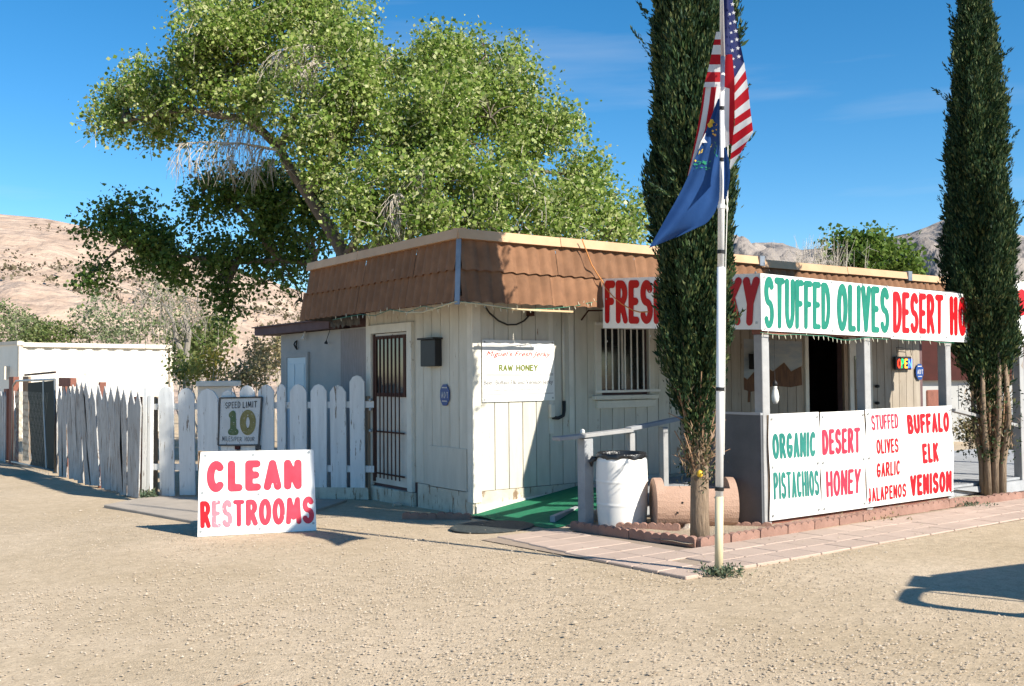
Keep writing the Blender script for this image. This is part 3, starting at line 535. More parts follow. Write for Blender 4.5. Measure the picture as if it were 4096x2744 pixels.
MB().prism([(1.532, -2.985, 2.17), (1.532, -.6, 2.30), (1.532, -.6, 2.80), (1.532, -2.985, 2.66)], (1, 0, 0), .02).build('canopy_side', mt['bare'], porch)
MB().box(1.535, 8.7, -2.992, -2.975, 2.25, 2.66).build('canopy_front', mt['bare'], porch)
deck = MB().box(1.56, 10.9, -2.95, -.03, .20, .30).build('deck', mt['greywood'], porch)
pk = MB().box(0, 9.36, 0, .133, 0, .03).build('plank', mt['greywood'], bevel=.003); PK = pk.data; bpy.data.objects.remove(pk)
for i in range(21): link('plank', PK, deck, Vector((1.55+random.uniform(-.01, .01), -2.955+i*.139, .306))-woff(deck))
MB().box(1.55, 4.9, -2.965, -2.952, .0, .30).build('deck_skirt', mt['rustwood'], porch)
MB().box(1.505, 1.53, -2.985, -2.05, .18, 1.30).build('side_panel', mt['dkwood'], porch); MB().box(1.50, 1.535, -2.99, -2.04, 1.301, 1.325).build('side_panel_cap', mt['greywood'], porch)
MB().box(1.60, 4.93, -2.998, -2.987, .235, 1.30).build('front_panel', mt['bare'], porch)
a, b = hit(3809, 1640, 1, -3.0), hit(4059, 1701, 1, -3.0); MB().bar(a, b, .09, .04).build('rail', mt['postl'], porch, bevel=.004)
p = hit(4003, 1990, 1, -3.05); MB().box(p.x-.04, p.x+.04, -3.09, -3.01, p.z-.1, hit(4003, 1830, 1, -3.05).z).build('rail_post', mt['postl'], porch)
MB().prism([(5.0, -3.0, .30), (9.6, -3.0, .30), (9.6, -3.02, .17), (5.9, -3.02, .17)], (0, 1, 0), .03).build('deck_fascia', mt['greywood'], porch)
# ---------------------------------------------------------------- sign boards on the canopy
def board_sign(name, label, x0, x1, z0, z1, y=-3.003, th=.01, group=None, tilt=0):
    t = T(name, label, 'sign', ((x0+x1)/2, y, z0), group)
    MB().prism([(x0, y, z0), (x1, y, z0+tilt), (x1, y, z1+tilt), (x0, y, z1)], (0, -1, 0), th).build('panel', mt['board'], t); return t
def screws(t, pts, nrm=(0, -1, 0), r=.012):
    for p in pts:
        n_ = Vector(nrm); q = n_.orthogonal().normalized(); k = n_.cross(q); mb = MB(); mb.prism([Vector(p)+(q*math.cos(a*math.pi/4)+k*math.sin(a*math.pi/4))*r for a in range(8)], n_, .006); mb.build('screw', mt['galv'], t)
s1 = board_sign('canopy_sign', 'long white sign with teal bubble letters reading STUFFED OLIVES', 1.52, 3.712, 2.155, 2.735, tilt=-.035)
c5 = lambda x, y, pl=-3.013: hit(2850+x*.53225, 950+y*.53225, 1, pl)
Q = lambda f, *p: [f(*q) for q in p]
word('STUFFED', Q(c5, (386, 290), (386, 685), (885, 345), (885, 694)), mt['tealp'], s1, (0, -1, 0), rad=.205, gap=.05, taper=.1)
word('OLIVES', Q(c5, (934, 345), (934, 706), (1328, 378), (1328, 722)), mt['tealp'], s1, (0, -1, 0), rad=.205, gap=.05, taper=.1)
screws(s1, [(x, -3.013, z) for x in (1.56, 2.1, 2.65, 3.2, 3.66) for z in (2.175, 2.70)])
s2 = board_sign('canopy_sign', 'white sign with red bubble letters reading DESERT HONEY behind the cypress', 3.72, 5.93, 2.105, 2.70, tilt=-.03)
word('DESERT', Q(c5, (1355, 405), (1355, 718), (1733, 432), (1733, 730)), mt['redp'], s2, (0, -1, 0), rad=.205, gap=.05, taper=.08)
word('HONEY', Q(c5, (1780, 440), (1782, 738), (2085, 470), (2085, 755)), mt['redp'], s2, (0, -1, 0), rad=.225, gap=.08, taper=.08)
screws(s2, [(x, -3.013, z) for x in (3.77, 4.3, 4.85, 5.4, 5.88) for z in (2.135, 2.655)])
s4 = board_sign('canopy_sign', 'white canopy sign peeping out beyond the right cypress', 6.50, 8.7, 2.09, 2.86)
word('O', [(6.50, -3.014, 2.80), (6.50, -3.014, 2.45), (6.78, -3.014, 2.80), (6.78, -3.014, 2.45)], mt['redp'], s4, (0, -1, 0), rad=.25)
s3 = T('side_sign', 'white canopy side sign with red bubble letters reading FRESH JERKY', 'sign', (1.52, -1.8, 2.2))
MB().prism([(1.519, -3.013, 2.165), (1.519, -.575, 2.285), (1.519, -.575, 2.885), (1.519, -3.013, 2.735)], (-1, 0, 0), .010).build('panel', mt['board'], s3)
hx = lambda x, y: hit(x, y, 0, 1.508)
word('FRESH', Q(hx, (2420, 1123), (2420, 1294), (2668, 1119), (2668, 1298)), mt['redp'], s3, (-1, 0, 0), rad=.205, gap=.05, taper=.05)
word('JERKY', Q(hx, (2735, 1116), (2735, 1299), (3040, 1107), (3030, 1304)), mt['redp'], s3, (-1, 0, 0), rad=.205, gap=.05, taper=.05)
screws(s3, [(1.509, y, 2.60-.05*y) for y in (-2.95, -2.2, -1.4, -.65)]+[(1.509, y, 2.07-.05*y+.02) for y in (-2.95, -2.2, -1.4, -.65)], (-1, 0, 0))
# lower banners
c6 = lambda x, y: hit(2850+x*.6057, 1550+y*.6057, 1, -3.012)
def banner(label, x0, x1, z0, z1, words, wav=.006):
    t = T('banner', label, 'banner', ((x0+x1)/2, -3.0, z0))
    MB().grid(lambda u, v: (x0+(x1-x0)*u+.012*math.sin(v*9+x0)*(1 if u > .5 else -.6)*(abs(u-.5)*2)**6, -3.008-wav*(.5+.5*math.sin(v*7+x0*3+u*2)), z0+(z1-z0)*v), 16, 14).build('sheet', mt['vinyl'], t, smooth=True)
    for tx, c, m, rad, gp_ in words:
        o = word(tx, Q(c6, *c), m, t, (0, -1, 0), rad=rad, gap=gp_); off = woff(t)
        for vv in o.data.vertices: p = vv.co+off; u, v = (p.x-x0)/(x1-x0), (p.z-z0)/(z1-z0); vv.co.y = -3.008-wav*(.5+.5*math.sin(v*7+x0*3+u*2))-.0035-off.y
    for x in (x0+.04, x1-.04):
        for z in (z0+.05, (z0+z1)/2, z1-.05): screws(t, [(x, -3.010-wav, z)], r=.013)
    return t
banner('white banner with teal words ORGANIC PISTACHIOS on the porch rail', 1.60, 2.405, .235, 1.31, [('ORGANIC', ((392, 305), (398, 475), (683, 290), (683, 455)), mt['tealb'], .205, .08), ('PISTACHIOS', ((398, 560), (405, 742), (700, 545), (705, 712)), mt['tealb'], .205, .08)])
banner('white banner with rose red words DESERT HONEY on the porch rail', 2.415, 3.20, .235, 1.305, [('DESERT', ((720, 278), (727, 447), (973, 262), (975, 430)), mt['roseb'], .21, .08), ('HONEY', ((748, 552), (752, 727), (982, 533), (975, 697)), mt['roseb'], .18, .10)])
banner('white banner listing stuffed olives, garlic, jalapenos, buffalo, elk and venison', 3.21, 4.935, .235, 1.315, [
 ('STUFFED', ((1045, 182), (1050, 285), (1225, 172), (1228, 268)), mt['roseb'], .18, .12), ('OLIVES', ((1075, 342), (1080, 440), (1222, 333), (1225, 428)), mt['redf'], .18, .12), ('GARLIC', ((1080, 500), (1085, 597), (1235, 477), (1237, 575)), mt['redf'], .18, .14), ('JALAPENOS', ((1025, 665), (1030, 760), (1280, 630), (1280, 722)), mt['redf'], .18, .14),
 ('BUFFALO', ((1282, 180), (1290, 310), (1562, 160), (1565, 293)), mt['redf'], .21, .09), ('ELK', ((1378, 370), (1385, 503), (1487, 360), (1490, 490)), mt['redf'], .21, .1), ('VENISON', ((1302, 580), (1310, 720), (1575, 545), (1580, 687)), mt['redf'], .21, .09)], wav=.012)
# poster on the front wall
po = T('poster', 'white printed poster reading RAW HONEY on the sunlit front wall', 'poster', (.65, 0, 1.4))
PX0, PX1 = .12, 1.19
MB().box(PX0, PX1, -.020, -.012, 1.41, 2.145).build('sheet', mt['vinyl'], po)
ph = lambda x, y: hit(1860+x*.19134, 1330+y*.19134, 1, -.021)
a, b = ph(430, 500), ph(1790, 500); fonttext("Miguel's Fresh Jerky", (a.x, -.021, ph(900, 495).z), (1, 0, 0), (0, 0, 1), .085, mt['redprint'], po, (0, -1, 0), shear=.35, fit=b.x-a.x)
word('RAW', Q(ph, (705, 672), (705, 806), (1000, 672), (1000, 806)), mt['olivep'], po, (0, -1, 0), rad=.13, gap=.12); word('HONEY', Q(ph, (1070, 672), (1070, 804), (1520, 668), (1520, 802)), mt['olivep'], po, (0, -1, 0), rad=.13, gap=.12)
a, b = ph(385, 1085), ph(1835, 1075); fonttext('Beef, Buffalo,Elk and Venison Jerky', (a.x, -.021, (a.z+b.z)/2), (1, 0, 0), (0, 0, 1), .075, mt['greyprint'], po, (0, -1, 0), fit=b.x-a.x)
a, b = ph(600, 1220), ph(1570, 1210); fonttext('Stuffed Olives, Pistachios, Nuts and Dry Fruit', (a.x, -.021, a.z), (1, 0, 0), (0, 0, 1), .03, mt['greyprint'], po, (0, -1, 0), fit=b.x-a.x)
for y in (275, 870, 895, 1285): z = ph(1000, y).z; MB().box(PX0+.05, PX1-.02, -.0225, -.0205, z-.003, z+.003).build('printed_line', mt['greyprint'], po)
screws(po, [(PX0+.03, -.0205, 2.12), (PX1-.03, -.0205, 2.12), (PX0+.03, -.0205, 1.44), (PX1-.03, -.0205, 1.44)])
# neon OPEN
oc = lambda x, y: hit(3500+x*.5424, 1300+y*.5424, 1, -.075)
op = T('neon_sign', 'lit neon OPEN sign in four colours hanging on the porch wall', 'neon sign', tuple(oc(215, 330)))
a, b = oc(152, 232), oc(274, 330); MB().box(a.x, b.x, -.07, -.03, b.z, a.z).build('back_plate', mt['black'], op, bevel=.012)
for ch, x0, x1, col in (('O', 165, 190, (1, .05, .02)), ('P', 194, 212, (.02, .8, .15)), ('E', 218, 240, (1, .32, .02)), ('N', 245, 270, (.05, .15, 1))):
    word(ch, Q(oc, (x0, 250), (x0, 318), (x1, 250), (x1, 318)), neon('neon_'+ch, col), op, (0, -1, 0), rad=.12, name='neon_tube')
fa, fb = oc(165, 232), oc(160, 165); fc, fd = oc(262, 175), oc(268, 225); MB().tube([fa, fb, fc, fd], .006, 5).build('hanger', mt['black'], op)
# security plates
def plate(name, label, c, nrm, xd, r):
    t = T(name, label, 'plate', tuple(c)); c, n_, xd = Vector(c), Vector(nrm), Vector(xd); up = Vector((0, 0, 1))
    MB().prism([c+xd*(r*.9*math.cos(R(22.5+45*k)))+up*(r*1.12*math.sin(R(22.5+45*k))) for k in range(8)], n_, .008).build('octagon', mt['adt'], t)
    q = c+n_*.009; e = r*.9
    for x, tx in ((-.62, 'A'), (-.12, 'D'), (.4, 'T')):
        word(tx, [q+xd*(x*e)+up*(.3*r), q+xd*(x*e)-up*(.3*r), q+xd*((x+.38)*e)+up*(.3*r), q+xd*((x+.38)*e)-up*(.3*r)], mt['fwhite'], t, n_, rad=.16, lift=.002)
    for z in (.66, -.66): MB().prism([q+xd*(-.5*e)+up*(z*r), q+xd*(.5*e)+up*(z*r), q+xd*(.5*e)+up*((z+.12)*r), q+xd*(-.5*e)+up*((z+.12)*r)], n_, .002).build('stripe', mt['fwhite'], t)
plate('security_plate', 'blue octagonal security plate beside the barred door', (-.014, .60, 1.49), (-1, 0, 0), (0, -1, 0), .125)
p = oc(345, 345); plate('security_plate', 'blue octagonal security plate on the porch wall end beside the neon sign', (p.x, -.03, p.z), (0, -1, 0), (1, 0, 0), .13)
# string lights and loose cord
def lights(label, pts, n, grp=None):
    t = T('string_light', label, 'string lights', tuple(pts[0])); P = [Vector(p) for p in pts]
    MB().tube(P, .004, 5).build('wire', mt['greenw'], t, smooth=True); bm_ = None
    for i in range(n):
        u = (i+.5)/n*(len(P)-1); k = int(u); q = P[k].lerp(P[k+1], u-k); d = Vector((random.uniform(-.3, .3), random.uniform(-.3, .1), random.choice((-1, -1, -.8, .6)))).normalized()
        MB().tube([q, q+d*.018, q+d*.02, q+d*.045], [.004, .004, .005, .002], 5).build('bulb', mt['bulb'], t)
sp = lambda x, y: hit(2850+x*.53225, 950+y*.53225, 1, -3.03)
lights('green string lights strung below the STUFFED OLIVES sign', Q(sp, (360, 715), (430, 725), (520, 735), (610, 728), (680, 732), (780, 738), (850, 740), (920, 758), (980, 770), (1050, 770), (1130, 756), (1180, 752), (1260, 762), (1320, 765)), 26)
lights('green string lights strung below the DESERT HONEY sign', Q(sp, (1400, 768), (1500, 775), (1580, 772), (1650, 776), (1720, 790), (1815, 792)), 10)
ep = lambda x, y: hit(1800+x*.5102, 900+y*.5102, 1, -.585)
lights('green string lights along the front eave beside FRESH JERKY sign', Q(ep, (90, 600), (270, 622), (420, 655), (520, 660), (640, 660), (800, 655), (900, 645), (1000, 632), (1080, 612), (1150, 600)), 22)
lights('dark string lights tangled along the left eave above the barred door', [(-.60, y, 2.50+.03*math.sin(y*9)) for y in (-.5, -.2, .1, .5, .9, 1.3, 1.7, 2.1, 2.5)], 20)
eo = lambda x, y: hit(1800+x*.5102, 900+y*.5102, 1, -.62)
oc_ = MB().tube([hit(1800+x*.5102, 900+y*.5102, 1, -.60) for x, y in ((1035, 110), (1060, 180), (1110, 310), (1165, 400), (1195, 440))]+[hx(1800+x*.5102-6, 900+y*.5102) for x, y in ((1230, 490), (1290, 560), (1360, 620), (1450, 670), (1500, 683), (1575, 680))], .0075, 6)
tag(oc_.build('extension_cord', mt['cord'], smooth=True), 'thin orange cord drooping from the roof over FRESH JERKY', 'cord')
cw = MB().tube([(-.55, .9, 2.53), (-.60, .5, 2.47), (-.62, .1, 2.45), (-.62, -.3, 2.49), (-.6, -.58, 2.53), (-.2, -.60, 2.505), (.2, -.6, 2.47), (.55, -.6, 2.46)], .008, 6)
tag(cw.build('sagging_wire', mt['wirew'], smooth=True), 'cream wire sagging round the corner of the eave', 'wire')
stk = MB().bar(ep(485, 660), ep(960, 680), .03, .022); tag(stk.build('wood_lath', M('raw_lath', (.62, .45, .26), (.5, .36, .2))), 'thin raw wooden lath hung under the front eave', 'lath')
# ================================================================== ANNEX BEHIND
an = T('annex', 'low grey stucco annex with flat purple-brown roof behind the picket fence', 'building', (0, 5, 0))
MB().box(.06, 3.4, 2.68, 5.90, -.1, 2.42).build('wall', mt['annex'], an)
MB().box(.048, .059, 2.70, 3.62, .0, 2.40).build('plywood_panel', mt['annex2'], an)
MB().box(-.12, 3.5, 3.66, 6.62, 2.43, 2.555).build('roof', mt['annexroof'], an); MB().box(-.16, 3.5, 3.70, 6.66, 2.556, 2.575).build('roof_cap', mt['annexroof'], an)
rg = MB().grid(lambda u, v: (-.10-.03*noise.noise(Vector((u*14, v*3, 1))), 2.70+u*1.1, 2.56-v*(.12+.05*noise.noise(Vector((u*17, 5, 2))))), 40, 3); rg.build('tar_paper', mt['tar'], an)
dr = MB().box(.03, .059, 4.82, 5.56, .0, 2.03).build('door', mt['bluedoor'], an)
for a in ((4.88, 5.12, 1.55, 1.93), (5.26, 5.50, 1.55, 1.93)): MB().box(.022, .0295, *a).build('door_panel', mt['bluedoor'], dr, bevel=.004)
for a in ((4.74, 4.815, 0, 2.11), (5.565, 5.64, 0, 2.11), (4.816, 5.564, 2.035, 2.11)): MB().box(.02, .059, *a).build('door_trim', mt['annex'], an)
MB().tube([(.03, 5.17, 2.16), (.0, 5.17, 2.20), (-.02, 5.17, 2.24), (0, 5.17, 2.28), (.03, 5.17, 2.30), (.04, 5.23, 2.22), (.03, 5.17, 2.16)], .012, 6).build('horseshoe', mt['black'], an)
MB().tube([(.02, 4.83, 2.44), (.0, 4.83, 2.36), (-.02, 4.83, 2.31)], [.015, .02, .035], 8).build('bulb_lamp', mt['whitem'], an)
MB().tube([(.03, 3.93, 2.44), (.0, 4.0, 2.27), (-.0, 4.02, 2.22)], [.005, .005, .03], 6).build('hanging_lamp', mt['black'], an)
# ================================================================== FENCES
FA0, FA1 = Vector((-.02, 2.42, 0)), Vector((-2.24, 5.30, 0)); FD = (FA1-FA0).normalized(); FN = Vector((FD.y, -FD.x, 0))
if FN.dot(CAM-FA0) < 0: FN = -FN
fa = lambda x, y, o=0: hitp(x, y, FA0+FN*o, FN)
fenA = T('picket_fence', 'white dog-eared picket fence of wide boards joining the barred door corner', 'fence', (-1.1, 3.8, 0))
def picket(parent, x0t, x1t, yt, x0b, x1b, yb, th, P, N, mat, point=False, clip=.35):
    a, b = P(x0t, yt), P(x1t, yt); c, d = P(x1b, yb), P(x0b, yb); wv = b-a; up = (a-d).normalized(); wl = wv.length; h = wl*clip
    if point: poly = [d, c, b-up*h*1.5, a.lerp(b, .5), a-up*h*1.5]
    else: poly = [d, c, b-up*h, b-wv*.22-up*h*.25, a.lerp(b, .5), a+wv*.22-up*h*.25, a-up*h]
    MB().prism(poly, N, th).build('picket', mat, parent, bevel=.003)
for x0, x1, yt, yb in ((638, 698, 1544, 1984), (717, 781, 1551, 1980), (791, 874, 1554, 1978), (883, 947, 1560, 1976), (963, 1023, 1541, 1974), (1033, 1096, 1538, 1972), (1108, 1143, 1536, 1968), (1159, 1226, 1536, 1965), (1242, 1306, 1536, 1962), (1322, 1386, 1540, 1957), (1399, 1459, 1501, 1955)):
    j = random.uniform(-3, 3); picket(fenA, x0+j, x1+j, yt, x0+5, x1+3, yb, .022, lambda x, y: fa(x, y, .03), FN, mt['picket'], clip=.4)
for z in (.42, 1.30): MB().bar(Vector((FA0.x, FA0.y, z+.04)), Vector((FA1.x, FA1.y, z)), .045, .09).build('rail', mt['picket'], fenA)
for u in (.03, .5, .985): p = FA0.lerp(FA1, u)-FN*.06; MB().box(p.x-.045, p.x+.045, p.y-.045, p.y+.045, -.1, 1.45).build('post', mt['bare'], fenA)
k0, k1 = FA0.lerp(FA1, .02)+FN*.05, FA0.lerp(FA1, .36)+FN*.05; MB().bar((k0.x, k0.y, .13), (k1.x, k1.y, .11), .03, .16).build('kick_board', mt['skirt'], fenA)
gpz = G(590, 1985); 
for sx0, sx1, yt, yb in ((585, 600, 1551, 1990), (604, 616, 1580, 1988)):
    q = [hitp(x, y, Vector((-2.30, 5.30, 0)), FN) for x, y in ((sx0-6, yb), (sx1-4, yb), (sx1, yt), (sx0, yt))]; MB().prism(q, FN, .07).build('gate_post', mt['picket'], fenA)
fenB = T('picket_fence', 'leaning weathered picket fence with pointed tops, in shade beside the chain-link gate', 'fence', (-2.45, 8, 0))
FBX = -2.45; fb = lambda x, y: hit(x, y, 0, FBX); c1 = lambda x, y: (x*.6377, 1200+y*.6377)
tops = [(347, 585), (377, 552), (407, 532), (432, 526), (459, 520), (487, 514), (516, 509), (541, 510), (580, 545), (621, 530), (662, 540), (701, 540), (744, 535), (783, 556), (830, 560), (872, 572)]
for i, (tx, ty) in enumerate(tops):
    u = i/(len(tops)-1); bx = 350+u*505+8*math.sin(i*2.3); by = 1093+u*146+random.uniform(-6, 8); wt = (13+8*u)*random.uniform(.9, 1.12); wb = wt*random.uniform(.95, 1.15)
    a0, a1 = c1(tx-wt, ty), c1(tx+wt, ty); b0, b1 = c1(bx-wb, by), c1(bx+wb, by)
    picket(fenB, a0[0], a1[0], a0[1], b0[0], b1[0], b0[1], .02, fb, Vector((-1, 0, 0)), mt['oldpicket'], point=True, clip=.42)
for z in (.35, 1.15): MB().bar((FBX+.03, 5.35, z), (FBX+.03, 10.9, z-.05), .045, .08).build('rail', mt['bare'], fenB)
for y, h in ((5.4, 1.45), (7.6, 1.66), (10.5, 1.72)): MB().box(FBX+.055, FBX+.155, y, y+.1, -.2, h).build('post', mt['rustwood'], fenB)
fenC = T('picket_fence', 'short run of grey pickets at the far post of the chain-link gate', 'fence', (-2.5, 17.5, -.3))
for i in range(6): y = 16.35+i*.32; MB().prism([(-2.5, y, -.25), (-2.5, y+.26, -.25), (-2.5, y+.26, 1.30), (-2.5, y+.13, 1.42), (-2.5, y, 1.30)], (-1, 0, 0), .02).build('picket', mt['oldpicket'], fenC)
MB().bar((-2.46, 16.3, 1.0), (-2.46, 18.3, 1.0), .04, .08).build('rail', mt['bare'], fenC)
gate = T('chain_link_gate', 'chain-link gate with torn black-green screen between wooden posts', 'gate', (-2.5, 13, -.2))
c7 = lambda x, y: hit(x*.3188, 1450+y*.3188, 0, -2.5)
gf = [c7(150, 1245), c7(165, 290), c7(205, 232), c7(690, 212), c7(690, 1362)]
MB().tube([gf[0], gf[1], gf[2], gf[3], gf[4], gf[0]], .024, 7).build('frame', mt['galv'], gate, smooth=True)
MB().tube([c7(545, 232), c7(548, 500), c7(585, 1340)], .02, 6).build('mid_bar', mt['galv'], gate)
sg = MB(); sg.prism([c7(350, 255), c7(685, 225), c7(685, 1350), c7(372, 1290), c7(400, 1210), c7(385, 1100), c7(380, 930), c7(362, 700), c7(368, 520), c7(350, 420)], (1, 0, 0), .006); sg.build('screen', mt['screen'], gate)
ch = MB(); z0, z1, ya, yb_ = -.22, 1.45, 11.2, 15.3
for i in range(26):
    y = ya+(yb_-ya)*i/26; ch.tube([(-2.5, y, z0), (-2.5, min(y+.9, yb_), z1)], .0035, 3, False); ch.tube([(-2.5, y+.16, z1), (-2.5, min(y+1.06, yb_), z0)], .0035, 3, False)
ch.build('chain_mesh', mt['galv'], gate)
for (xa, xb, ytp, ybt, m) in ((105, 160, 180, 1310, 'rustwood'), (40, 80, 330, 1230, 'rustwood')): MB().prism([c7(xa, ybt), c7(xb, ybt), c7(xb+8, ytp), c7(xa+8, ytp)], (1, 0, 0), .12).build('post', mt[m], gate)
for (xa, xb, ytp, ybt, m) in ((165, 235, 175, 1240, 'bare'), (262, 350, 255, 1220, 'whitewall')): MB().prism([c7(xa, ybt)+Vector((.2, 0, 0)), c7(xb, ybt)+Vector((.2, 0, 0)), c7(xb, ytp)+Vector((.2, 0, 0)), c7(xa, ytp)+Vector((.2, 0, 0))], (1, 0, 0), .05).build('back_board', mt[m], gate)
MB().bar(c7(250, 158)+Vector((.1, 0, 0)), c7(625, 122)+Vector((.1, 0, 0)), .03, .04).build('top_bar', mt['rust'], gate)
MB().prism([c7(735, 300), c7(885, 300), c7(885, 195), c7(735, 190)], (1, 0, 0), .1).build('beam', mt['rustwood'], gate)
# ================================================================== CONTAINER
ct = T('shipping_container', 'white corrugated shipping container behind the leaning picket fence', 'container', tuple(ATd(200, 1000, 27)))
A, B = ATd(46, 781, 33), ATd(391, 791, 37); A.z = B.z = (A.z+B.z)/2; dx = (B-A).normalized(); nx = Vector((dx.y, -dx.x, 0)); LN = (B-A).length; TOP = A.z; BOT = -.3
if nx.dot(CAM-A) < 0: nx = -nx
def cg(u, v):
    s = u*LN; ph = (s/.56) % 1; k = 0 if ph < .35 else ((ph-.35)/.15 if ph < .5 else (1 if ph < .85 else 1-(ph-.85)/.15)); p = A+dx*s-nx*(.02+.06*k); return (p.x, p.y, BOT+(TOP-.14-BOT)*v)
MB().grid(cg, int(LN/.56*20), 1).build('side_wall', mt['cont'], ct)
def cend(u, v): p = A-nx*(u*2.4); return (p.x, p.y, BOT+(TOP-BOT)*v)
MB().grid(cend, 2, 1).build('end_wall', mt['cont'], ct)
MB().bar(A+Vector((0, 0, -.07)), B+Vector((0, 0, -.07)), .12, .14).build('top_rail', mt['contf'], ct); MB().bar(A, A-nx*2.4, .10, .12).build('top_rail', mt['contf'], ct)
for P_ in (A, B): MB().bar(Vector((P_.x, P_.y, BOT)), P_+Vector((0, 0, .01)), .13, .13, dx).build('corner_post', mt['contf'], ct); MB().box(P_.x-.1, P_.x+.1, P_.y-.1, P_.y+.1, TOP-.1, TOP+.04).build('corner_casting', mt['contf'], ct)
q = [A, B, B-nx*2.4, A-nx*2.4]; MB().prism([p+Vector((0, 0, -.02)) for p in q], (0, 0, 1), .03).build('roof', mt['cont'], ct)
MB().prism([A-nx*2.4, B-nx*2.4, Vector(((B-nx*2.4).x, (B-nx*2.4).y, BOT)), Vector(((A-nx*2.4).x, (A-nx*2.4).y, BOT))], nx, .02).build('side_wall', mt['cont'], ct); MB().prism([B-nx*.05, B-nx*2.35, Vector(((B-nx*2.35).x, (B-nx*2.35).y, BOT)), Vector(((B-nx*.05).x, (B-nx*.05).y, BOT))], dx, .02).build('end_wall', mt['cont'], ct)
p = A-nx*.9-dx*.02; MB().bar(Vector((p.x, p.y, 1.7)), Vector((p.x, p.y, 2.15)), .3, .06, nx).build('vent', mt['contf'], ct)
# white roof of a far trailer between fence and shrubs
tr = T('storage_trailer', 'small white flat-roofed trailer roof showing above the picket fence', 'trailer', tuple(ATd(510, 900, 24)))
a, b, c, d = ATd(448, 872, 24), ATd(545, 868, 24), ATd(558, 884, 23.5), ATd(450, 895, 23.5)
MB().prism([(a.x, a.y, a.z), (b.x, b.y, a.z), (b.x+.8, b.y+2, a.z), (a.x+.8, a.y+2, a.z)], (0, 0, -1), .12).build('roof', mt['cont'], tr); MB().prism([(a.x+.1, a.y+.15, a.z-.13), (b.x-.1, b.y+.15, a.z-.13), (b.x-.1, b.y+.15, -.3), (a.x+.1, a.y+.15, -.3)], (.3, .95, 0), 1.6).build('body', mt['cont'], tr)
# ================================================================== FREESTANDING SIGNS
cs = T('restroom_sign', 'white plywood A-frame board with faded red words CLEAN RESTROOMS on the gravel', 'sign', (-2.45, .4, .08))
b0, b1 = Vector((-3.03, .615, gz(.6)+.015)), Vector((-1.885, .18, gz(.2)+.06)); bd = (b1-b0).normalized(); ln = Vector((bd.y, -bd.x, 0)).normalized()
if ln.dot(CAM-b0) < 0: ln = -ln
SU = (Vector((0, 0, 1))-ln*.16).normalized(); SN = bd.cross(SU)
if SN.dot(CAM-b0) < 0: SN = -SN
c8 = lambda x, y, o=.0: hitp(780+x*.25515, 1780+y*.25515, b0+SN*o, SN)
poly = Q(c8, (40, 1440), (1905, 1340), (1858, 92), (1840, 72), (90, 108), (60, 420))
MB().prism(poly, -SN, .016).build('panel', mt['board'], cs)
word('CLEAN', Q(c8, (185, 250), (185, 745), (1672, 225), (1675, 690)), mt['pinkp'], cs, SN, rad=.21, gap=.14)
word('R', Q(c8, (78, 880), (85, 1305), (248, 876), (250, 1302)), mt['redf'], cs, SN, rad=.21); word('ES', Q(c8, (262, 870), (265, 1295), (585, 855), (588, 1290)), M('bleached_red_paint', lin(236, 128, 140), lin(230, 108, 120), scale=6, rough=.5, wear=lin(242, 205, 205), wthr=.6, wscale=(18, 18, 18)), cs, SN, rad=.21, gap=.1)
word('T', Q(c8, (598, 860), (602, 1280), (775, 858), (778, 1277)), mt['roseb'], cs, SN, rad=.2); word('ROOMS', Q(c8, (795, 856), (798, 1270), (1865, 800), (1868, 1228)), mt['pinkp'], cs, SN, rad=.21, gap=.08)
screws(cs, Q(c8, (165, 165), (915, 150), (1780, 115), (115, 750), (1000, 770), (90, 1355), (1015, 1310), (1855, 1225)), SN, .014)
tl, tr_, bl, brr = c8(45, 90), c8(1850, 72), c8(45, 1440), c8(1895, 1340)
MB().bar(tl-SN*.04-SU*.03, tr_-SN*.04-SU*.03, .04, .05, SU).build('frame_bar', mt['bare'], cs)
for p_, q_ in ((tl, bl), (tr_, brr)): MB().bar(p_-SN*.04-bd*(-.02 if p_ is tl else .02), q_-SN*.04-bd*(-.02 if p_ is tl else .02), .04, .04, SN).build('frame_bar', mt['bare'], cs)
back = [tl-SN*.07, tr_-SN*.07]; fl = [Vector((p.x, p.y, gz(p.y)+.01))-ln*.42 for p in (bl, brr)]
MB().prism([back[0], back[1], fl[1], fl[0]], -SN, .014).build('back_panel', mt['board'], cs)
ss = T('speed_sign', 'weathered square board reading SPEED LIMIT 10 nailed to the picket fence', 'sign', (-1.5, 4.2, 1))
c9 = lambda x, y: hitp(740+x*.4145, 1500+y*.4145, FA0+FN*.085, FN)
MB().prism(Q(c9, (338, 222), (322, 678), (712, 676), (742, 214)), -FN, .018).build('panel', mt['speed'], ss)
fr = Q(c9, (338, 222), (322, 678), (712, 676), (742, 214))
for i in range(4): MB().bar(fr[i], fr[(i+1) % 4], .022, .022, FN).build('edge_strip', mt['tar'], ss)
for tx, q_, m, r_, g_ in (('SPEED', ((390, 265), (390, 325), (535, 255), (535, 318)), 'blackp', .12, .25), ('LIMIT', ((558, 258), (558, 320), (698, 250), (695, 312)), 'blackp', .13, .2), ('1', ((420, 342), (412, 582), (510, 342), (522, 580)), 'greenp', .2, 0), ('0', ((530, 336), (530, 582), (688, 334), (682, 580)), 'goldp', .19, 0), ('MILES/PER', ((360, 588), (360, 640), (548, 600), (548, 640)), 'blackp', .1, .3), ('HOUR', ((578, 594), (578, 640), (672, 597), (670, 640)), 'blackp', .1, .3)): word(tx, Q(c9, *q_), mt[m], ss, FN, rad=r_, gap=g_)
for x in (480, 680): MB().prism(Q(c9, (x, 680), (x, 720), (x+44, 720), (x+44, 680)), -FN, .03).build('stake', mt['redwall' if x < 600 else 'tar'], ss)
